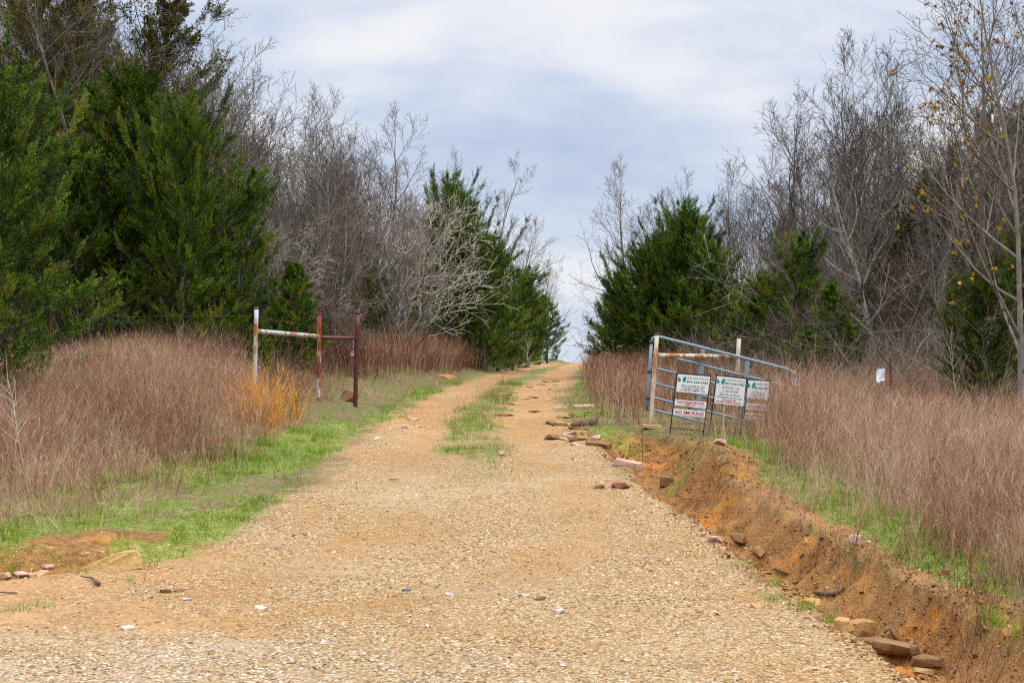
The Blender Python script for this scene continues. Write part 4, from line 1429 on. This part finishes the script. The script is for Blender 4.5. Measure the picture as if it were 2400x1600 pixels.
ch = thing('gate_chain', 'short steel chain hanging on the maroon post', 'chain', cp, data=ac.mesh('gate_chain', M_STEEL, True))
pk = thing('padlock', 'small padlock hanging below the chain on the maroon post', 'padlock', at(826, 829, 23.44))
ac = Acc()
hexa(ac, [(-.028, -.012, .02), (.028, -.012, .02), (.028, -.012, -.035), (-.028, -.012, -.035), (-.028, .012, .02), (.028, .012, .02), (.028, .012, -.035), (-.028, .012, -.035)])
obj('lock_body', ac.mesh('lock_body', M_STEEL), pk)
ac = Acc()
th = np.linspace(0, np.pi, 9)
polypipe(ac, np.stack([np.cos(th) * .018, 0 * th, .02 + np.sin(th) * .035], -1), .004, 6)
obj('shackle', ac.mesh('shackle', M_STEEL, True), pk)


def wire(acc, a, b, sag=.02, r=.0022, barbs=True):
    n = 24
    t = np.linspace(0, 1, n)[:, None]
    P = np.asarray(a) * (1 - t) + np.asarray(b) * t
    P[:, 2] -= sag * 4 * (t * (1 - t))[:, 0]
    polypipe(acc, P, r, 4)
    if barbs:
        Lw = np.linalg.norm(np.asarray(b) - np.asarray(a))
        for u in np.arange(.08, Lw, .16) / Lw:
            p = np.asarray(a) * (1 - u) + np.asarray(b) * u - np.array([0, 0, sag * 4 * u * (1 - u)])
            pipe(acc, p + [-.004, .0, -.014], p + [.004, 0, .014], .0016, 3, 2)


we = thing('barbed_wire_fence', 'slack rusty barbed wire strands running left from the pipe fence', 'fence', bA)
for dz in (.35, .62, .9, 1.2):
    ac = Acc()
    wire(ac, A_b + np.array([0, 0, dz]), B_b + np.array([0, 0, dz + .01]), .015)
    wire(ac, A_b + np.array([0, 0, dz]), A_b + np.array([-6.5, 1.2, dz + .15]), .05)
    obj('wire_strand', ac.mesh('wire_strand', M_RUSTY), we)
for dx, dy in ((-3.2, .6), (-6.5, 1.2)):
    ac = Acc()
    zb = gz(bA[0] + dx, bA[1] + dy) - bA[2]
    pipe(ac, (dx, dy, zb - .2), (dx, dy, zb + 1.3), .016, 6, 2)
    obj('steel_post', ac.mesh('steel_post', M_RUSTY), we)

# ------------------------------------------------------------------ pipe fence, gate and signs, right of the road
yD = 21.0
bD = np.array([*at(1526, 995, yD)[:2], 0]); bD[2] = gz(bD[0], bD[1])
L_ = loc_(bD)
D_b, D_t = L_(1525, 1000, yD), L_(1540, 785, yD)
E_b, E_t = L_(1722, 1000, 21.6), L_(1732, 792, 21.6)
eR = brace_group('pipe_fence_brace', 'cream and rust pipe fence end right of the road with two posts', bD, [
    ('post', M_PIPE_R, lambda a: post(a, D_b, D_t), 'leaning cream post with orange rust'),
    ('post_cap', M_RUSTY, capf(D_t)),
    ('post', M_PIPE_R, lambda a: post(a, E_b, E_t), 'cream post behind the signs'),
    ('post_cap', M_RUSTY, capf(E_t)),
    ('rail', M_PIPE_R, lambda a: pipe(a, L_(1541, 833, yD), L_(1731, 836, 21.6), .036, 14, 10)),
])

# blue tube gate, dropped on its hinges
yG = 21.35
bG = at(1518, 990, yG); bG[2] = gz(bG[0], bG[1])
LG = loc_(bG)
gate = thing('tube_gate', 'faded blue six-rail tube gate sagging behind the cream posts', 'gate', bG)
for k, ly in enumerate((788, 828, 862, 897, 930, 958)):
    sx = 1534 - (ly - 788) * .115
    ex = 1846 - (ly - 788) * .13
    a = LG(sx, ly - 2, yG); b = LG(ex, ly - 2 + (ex - sx) * .252, yG + .12)
    ac = Acc()
    if k == 0:
        c = LG(1862, 873, yG + .12); d_ = LG(1866, 884, yG + .12)
        polypipe(ac, [LG(1526, 803, yG), LG(1530, 792, yG), LG(1540, 788, yG), *[a * (1 - t) + b * t for t in np.linspace(.05, 1, 6)], c, d_], .021, 12)
    else:
        pipe(ac, a, b, .019, 12, 6)
    obj('gate_rail', ac.mesh('gate_rail', M_GATE, True), gate)
ac = Acc()
pipe(ac, LG(1527, 798, yG), LG(1516, 962, yG), .023, 12, 4)
obj('hinge_stile', ac.mesh('hinge_stile', M_GATE, True), gate)
ac = Acc()
pipe(ac, LG(1866, 884, yG + .12), LG(1846, 1042, yG + .12), .021, 12, 4)
obj('latch_stile', ac.mesh('latch_stile', M_GATE, True), gate)
for (tx, ty, bx, by) in ((1648, 816, 1634, 988), (1752, 845, 1740, 1012)):
    ac = Acc()
    w2 = 5.3
    yb = yG - .03 + .06
    hexa(ac, [LG(tx - w2, ty, yb), LG(tx + w2, ty + 2, yb), LG(bx + w2, by + 2, yb), LG(bx - w2, by, yb),
              LG(tx - w2, ty, yb + .03), LG(tx + w2, ty + 2, yb + .03), LG(bx + w2, by + 2, yb + .03), LG(bx - w2, by, yb + .03)])
    obj('brace_bar', ac.mesh('brace_bar', M_GATE), gate)
for py in (801, 870, 932):
    ac = Acc()
    pp = LG(1527 - (py - 798) * .067, py, yG - .0)
    pipe(ac, pp + np.array([0, 0, -.022]), pp + np.array([0, 0, .022]), .034, 12, 2)
    pipe(ac, pp, pp + np.array([.06, -.28, .0]), .010, 8, 2)
    obj('hinge', ac.mesh('hinge', M_RUSTY, True), gate)

FONT_CACHE = {}


def text_mesh(txt, bold=0.0, mat=None, spacing=1.0):
    cu = bpy.data.curves.new('lettering', 'FONT')
    cu.body = txt
    cu.align_x = 'CENTER'; cu.align_y = 'CENTER'
    cu.size = 1.0
    cu.offset = bold
    cu.extrude = .004
    cu.space_character = spacing
    o = bpy.data.objects.new('lettering', cu)
    COL.objects.link(o)
    dg = bpy.context.evaluated_depsgraph_get()
    me = o.evaluated_get(dg).to_mesh()
    V = np.array([v.co[:] for v in me.vertices])
    me.calc_loop_triangles()
    T = np.array([t.vertices[:] for t in me.loop_triangles])
    o.evaluated_get(dg).to_mesh_clear()
    bpy.data.objects.remove(o)
    bpy.data.curves.remove(cu)
    return V, T


def quad_frame(TL, TR, BL):
    """origin at centre, x along the top, y up, z toward the viewer"""
    ux = (TR - TL); uy = (TL - BL)
    W, H = np.linalg.norm(ux), np.linalg.norm(uy)
    ux = ux / W; uy = uy / H
    uz = np.cross(ux, uy)
    return ux, uy, uz, W, H


def sign_panel(parent, base, corners, y, texts, leaf=None, bars=None, holes=None, name='sign_panel', thick=.006):
    TL, TR, BR, BL = [at(px, py, y) - base for px, py in corners]
    ux, uy, uz, W, H = quad_frame(TL, TR, BL)
    c = (TL + TR + BR + BL) / 4
    bk = -uz * thick
    ac = Acc()
    hexa(ac, [TL, TR, BR, BL, TL + bk, TR + bk, BR + bk, BL + bk])
    pn = obj(name, ac.mesh(name, M_WHITE), parent)
    by_mat = {}

    def put(V, T, mat):
        P = c + V[:, :1] * ux + V[:, 1:2] * uy + (V[:, 2:3] + .0015) * uz
        by_mat.setdefault(mat.name, (mat, Acc()))[1].add(P, None, T)
    for (txt, cx, cy, h, wmax, mat, bold, spc) in texts:
        V, T = text_mesh(txt, bold, mat, spc)
        wv = V[:, 0].max() - V[:, 0].min(); hv = V[:, 1].max() - V[:, 1].min()
        mid = (V.max(0) + V.min(0)) / 2
        V = (V - mid) * np.array([wmax * W / wv, h * H / hv, .4])
        V[:, 0] += cx * W; V[:, 1] += cy * H
        put(V, T, mat)
    for (cx, cy, w_, h_, mat) in (bars or []):
        V = np.array([[-1, -1, 0], [1, -1, 0], [1, 1, 0], [-1, 1, 0]]) * np.array([w_ * W / 2, h_ * H / 2, 1]) + np.array([cx * W, cy * H, .0006])
        put(V, np.array([[0, 1, 2], [0, 2, 3]]), mat)
    for (cx, cy, r_, mat) in (holes or []):
        a = np.linspace(0, 2 * np.pi, 13)[:-1]
        rr = r_ * (1 + .25 * np.sin(a * 3 + cx * 9))
        V = np.concatenate([[[0, 0, 0]], np.stack([np.cos(a) * rr, np.sin(a) * rr, 0 * a], -1)]) + np.array([cx * W, cy * H, .0012])
        put(V, np.array([[0, i + 1, (i + 1) % 12 + 1] for i in range(12)]), mat)
    for k, (m_, a_) in enumerate(by_mat.values()):
        obj('lettering', a_.mesh('lettering', m_), pn)
    if leaf:
        cx, cy, s = leaf
        a_ = Acc()
        for sgn, rot, sc in ((-1, .25, .82), (1, -.22, 1.0)):
            t = np.linspace(0, 1, 12)
            half = .30 * np.sin(np.pi * t) ** .8 * (1 - .25 * t)
            up_ = np.concatenate([np.stack([half, t], -1), np.stack([-half[::-1], t[::-1]], -1)]) * sc
            ro = np.array([[math.cos(rot), -math.sin(rot)], [math.sin(rot), math.cos(rot)]])
            pts = up_ @ ro.T.T
            ro2 = np.array([[math.cos(-rot), math.sin(-rot)], [-math.sin(-rot), math.cos(-rot)]])
            pts = up_ @ ro2.T
            pts = pts * s * H + np.array([cx * W + sgn * s * H * .30, cy * H - s * H * .5])
            V = np.concatenate([[[*pts.mean(0), .003]], np.concatenate([pts, np.full((len(pts), 1), .003)], 1)])
            n = len(pts)
            P = c + V[:, :1] * ux + V[:, 1:2] * uy + V[:, 2:3] * uz
            a_.add(P, None, [[0, i + 1, (i + 1) % n + 1] for i in range(n)])
        obj('leaf_emblem', a_.mesh('leaf_emblem', M_TEAL), pn)
    return pn


def crop(x, y):
    return 1480 + x * 420 / 2352, 750 + y * 280 / 1568


def frame_bar(parent, base, a, b, y, w=.02, name='frame_bar', mat=M_FRAME):
    A, B2 = at(*a, y) - base, at(*b, y) - base
    d = norm(B2 - A)
    s = norm(np.cross(d, np.array([0, 1.0, 0]))) * w / 2
    q = np.array([0, w, 0])
    off = np.array([0, .010, 0])
    ac = Acc()
    hexa(ac, [A - s + off, B2 - s + off, B2 + s + off, A + s + off, A - s + q + off, B2 - s + q + off, B2 + s + q + off, A + s + q + off])
    me = ac.mesh(name, mat)
    bm = bmesh.new(); bm.from_mesh(me); bmesh.ops.recalc_face_normals(bm, faces=bm.faces); bm.to_mesh(me); bm.free()
    return obj(name, me, parent)


# sign 1
yS = 19.6
b1 = at(*crop(700, 1480), yS); b1[2] = gz(b1[0], yS)
s1 = thing('yard_sign', 'leftmost white company sign with a NO SMOKING strip under it', 'sign', b1, group='black-framed signs by the gate')
Q = lambda *pts: [crop(*p) for p in pts]
frame_bar(s1, b1, crop(598, 690), crop(505, 1500), yS, .015, 'frame_leg')
frame_bar(s1, b1, crop(1042, 728), crop(935, 1560), yS, .015, 'frame_leg')
frame_bar(s1, b1, crop(596, 694), crop(1046, 734), yS, .02, 'top_bar')
frame_bar(s1, b1, crop(515, 1415), crop(945, 1452), yS, .012, 'bottom_bar')
sign_panel(s1, b1, Q((612, 706), (1034, 740), (1002, 972), (588, 936)), yS, [
    ('ABUNDANCE', .13, .34, .13, .66, M_INK, 0, 1.25), ('833-568-7983', .13, .12, .11, .66, M_TEAL, .02, 1.1),
    ('WE E. COYOTE No. 32A', .0, -.12, .085, .74, M_INK_D, 0, 1.1), ('C NE SEC. 29-9N-14E', -.0, -.25, .085, .64, M_INK_D, 0, 1.1), ('PITTSBURG COUNTY, OK', 0, -.38, .085, .78, M_INK_D, 0, 1.1)],
    leaf=(-.36, .24, .36), holes=[(.10, -.36, .009, M_HOLE)])
sign_panel(s1, b1, Q((576, 1037), (985, 1075), (978, 1155), (565, 1115)), yS, [('UNAUTHORIZED PERSONNEL', 0, .20, .30, .88, M_RED, 0, 1.0), ('KEEP OUT', .0, -.20, .32, .34, M_RED, 0, 1.0)],
           bars=[(-.33, -.18, .22, .05, M_RED), (.33, -.2, .22, .05, M_RED)], holes=[(-.06, -.1, .008, M_HOLE)])
sign_panel(s1, b1, Q((556, 1157), (970, 1195), (964, 1275), (548, 1235)), yS, [('NO SMOKING', 0, 0, .62, .90, M_RED, .012, 1.05)])
# sign 2
b2 = at(*crop(1280, 1420), yS + .15); b2[2] = gz(b2[0], yS + .15)
s2 = thing('yard_sign', 'middle white company sign, tall panel with torn red line at its foot', 'sign', b2, group='black-framed signs by the gate')
frame_bar(s2, b2, crop(1118, 716), crop(1020, 1520), yS + .15, .015, 'frame_leg')
frame_bar(s2, b2, crop(1512, 762), crop(1420, 1540), yS + .15, .015, 'frame_leg')
frame_bar(s2, b2, crop(1114, 720), crop(1518, 764), yS + .15, .02, 'top_bar')
sign_panel(s2, b2, Q((1127, 731), (1502, 775), (1468, 1130), (1086, 1085)), yS + .15, [
    ('ABUNDANCE', .13, .41, .085, .66, M_INK, 0, 1.25), ('833-568-7983', .13, .275, .075, .68, M_TEAL, .02, 1.1),
    ('COYOTE 1-26', .02, .12, .085, .56, M_INK_D, 0, 1.15), ('C NE OF NW', .02, -.01, .085, .52, M_INK_D, 0, 1.15), ('SECTION 26-9N-14E', 0, -.14, .06, .70, M_INK_D, 0, 1.05),
    ('PITTSBURG COUNTY, OK', 0, -.25, .06, .86, M_INK_D, 0, 1.05), ('NO TRESPASSING NO SMOKING', 0, -.42, .055, .84, M_RED, 0, 1.0)],
    leaf=(-.37, .33, .24), bars=[(-.02, -.345, .34, .028, M_RED)], holes=[(-.21, -.34, .009, M_RED), (.19, -.33, .012, M_RED), (.19, -.33, .005, M_HOLE)])
# sign 3
b3 = at(*crop(1660, 1420), yS + .3); b3[2] = gz(b3[0], yS + .3)
s3 = thing('yard_sign', 'rightmost white company sign, its lower strips buried in dry grass', 'sign', b3, group='black-framed signs by the gate')
frame_bar(s3, b3, crop(1530, 770), crop(1462, 1440), yS + .3, .015, 'frame_leg')
frame_bar(s3, b3, crop(1826, 795), crop(1745, 1500), yS + .3, .016, 'frame_leg')
frame_bar(s3, b3, crop(1526, 776), crop(1832, 798), yS + .3, .02, 'top_bar')
sign_panel(s3, b3, Q((1536, 786), (1814, 806), (1794, 1040), (1510, 1013)), yS + .3, [
    ('ABUNDANCE', .14, .33, .12, .64, M_INK, 0, 1.2), ('833-568-7983', .14, .10, .11, .66, M_TEAL, .02, 1.1),
    ('COYOTE No. 2', .0, -.14, .09, .56, M_INK, 0, 1.1), ('SECTION 26-9N-14E', 0, -.27, .075, .68, M_INK, 0, 1.05), ('PITTSBURG CO., OK', 0, -.40, .075, .72, M_INK, 0, 1.05)],
    leaf=(-.36, .24, .36))
sign_panel(s3, b3, Q((1516, 1087), (1782, 1112), (1776, 1190), (1496, 1168)), yS + .3, [('NO SMOKING', 0, 0, .62, .88, M_RED, .0, 1.0)])
sign_panel(s3, b3, Q((1496, 1210), (1745, 1234), (1738, 1312), (1484, 1290)), yS + .3, [('DO NOT ENTER', 0, 0, .55, .88, M_RED, .0, 1.0)])

# thin wire stake and loose wire before the signs
bw = ground_at(1505, 19.0)
ws = thing('wire_stake', 'thin rusty wire stake with loose wire on the grass before the left sign', 'wire', bw)
ac = Acc(); pipe(ac, (0, 0, -.1), at(1505, 1005, 19.0) - bw, .005, 6, 2); obj('stake', ac.mesh('stake', M_RUSTY), ws)
ac = Acc(); polypipe(ac, [at(1505, 1007, 19.0) - bw, at(1540, 1012, 19.1) - bw, at(1580, 1015, 19.2) - bw, at(1622, 1019, 19.3) - bw], .0035, 5); obj('loose_wire', ac.mesh('loose_wire', M_RUSTY), ws)

# fence wires running right, with a white weathered sheet
yW = 21.2
wf = thing('barbed_wire_fence', 'rusty barbed wire strands running right behind the dry grass', 'fence', bD)
E2 = E_b.copy()
far = np.array([9.5, .2, gz(bD[0] + 9.5, bD[1] + .2) - bD[2]])
for dz in (.4, .68, .96):
    ac = Acc(); wire(ac, E_b + np.array([0, 0, dz]), far + np.array([0, 0, dz]), .04); obj('wire_strand', ac.mesh('wire_strand', M_RUSTY), wf)
for dx in (3.6, 6.6, 9.5):
    zb = gz(bD[0] + dx, bD[1] + .2) - bD[2]
    ac = Acc(); pipe(ac, (dx, .24, zb - .2), (dx, .24, zb + 1.0), .016, 6, 2); obj('steel_post', ac.mesh('steel_post', M_RUSTY), wf)
ys_ = 20.6
bs = at(2062, 895, ys_)
nx_, nz_ = 9, 13
V = []
for j in range(nz_):
    for i in range(nx_):
        u, v = i / (nx_ - 1), j / (nz_ - 1)
        p = at(2055 + 19 * u - 2.5 * v ** 2 * (1 - u) - 3 * v ** 3 * u, 864 + 30 * v + 2.5 * math.sin(u * 6.0) * v ** 3, ys_)
        p = p + np.array([0, .012 * math.sin(u * 5 + v * 4) - .035 * v ** 3, 0])
        V.append(p - bs)
V = np.array(V)
ii = np.arange(nx_ * nz_).reshape(nz_, nx_)
Qs = np.stack([ii[:-1, :-1], ii[1:, :-1], ii[1:, 1:], ii[:-1, 1:]], -1).reshape(-1, 4)
nV = len(V)
V2 = np.concatenate([V, V + np.array([0, .003, 0])])
sh = thing('weathered_sheet', 'small white curled sheet hung on the fence wire at the right', 'sheet', bs, data=mesh('weathered_sheet', V2, [np.concatenate([Qs, Qs[:, ::-1] + nV])], M_TIN, True))
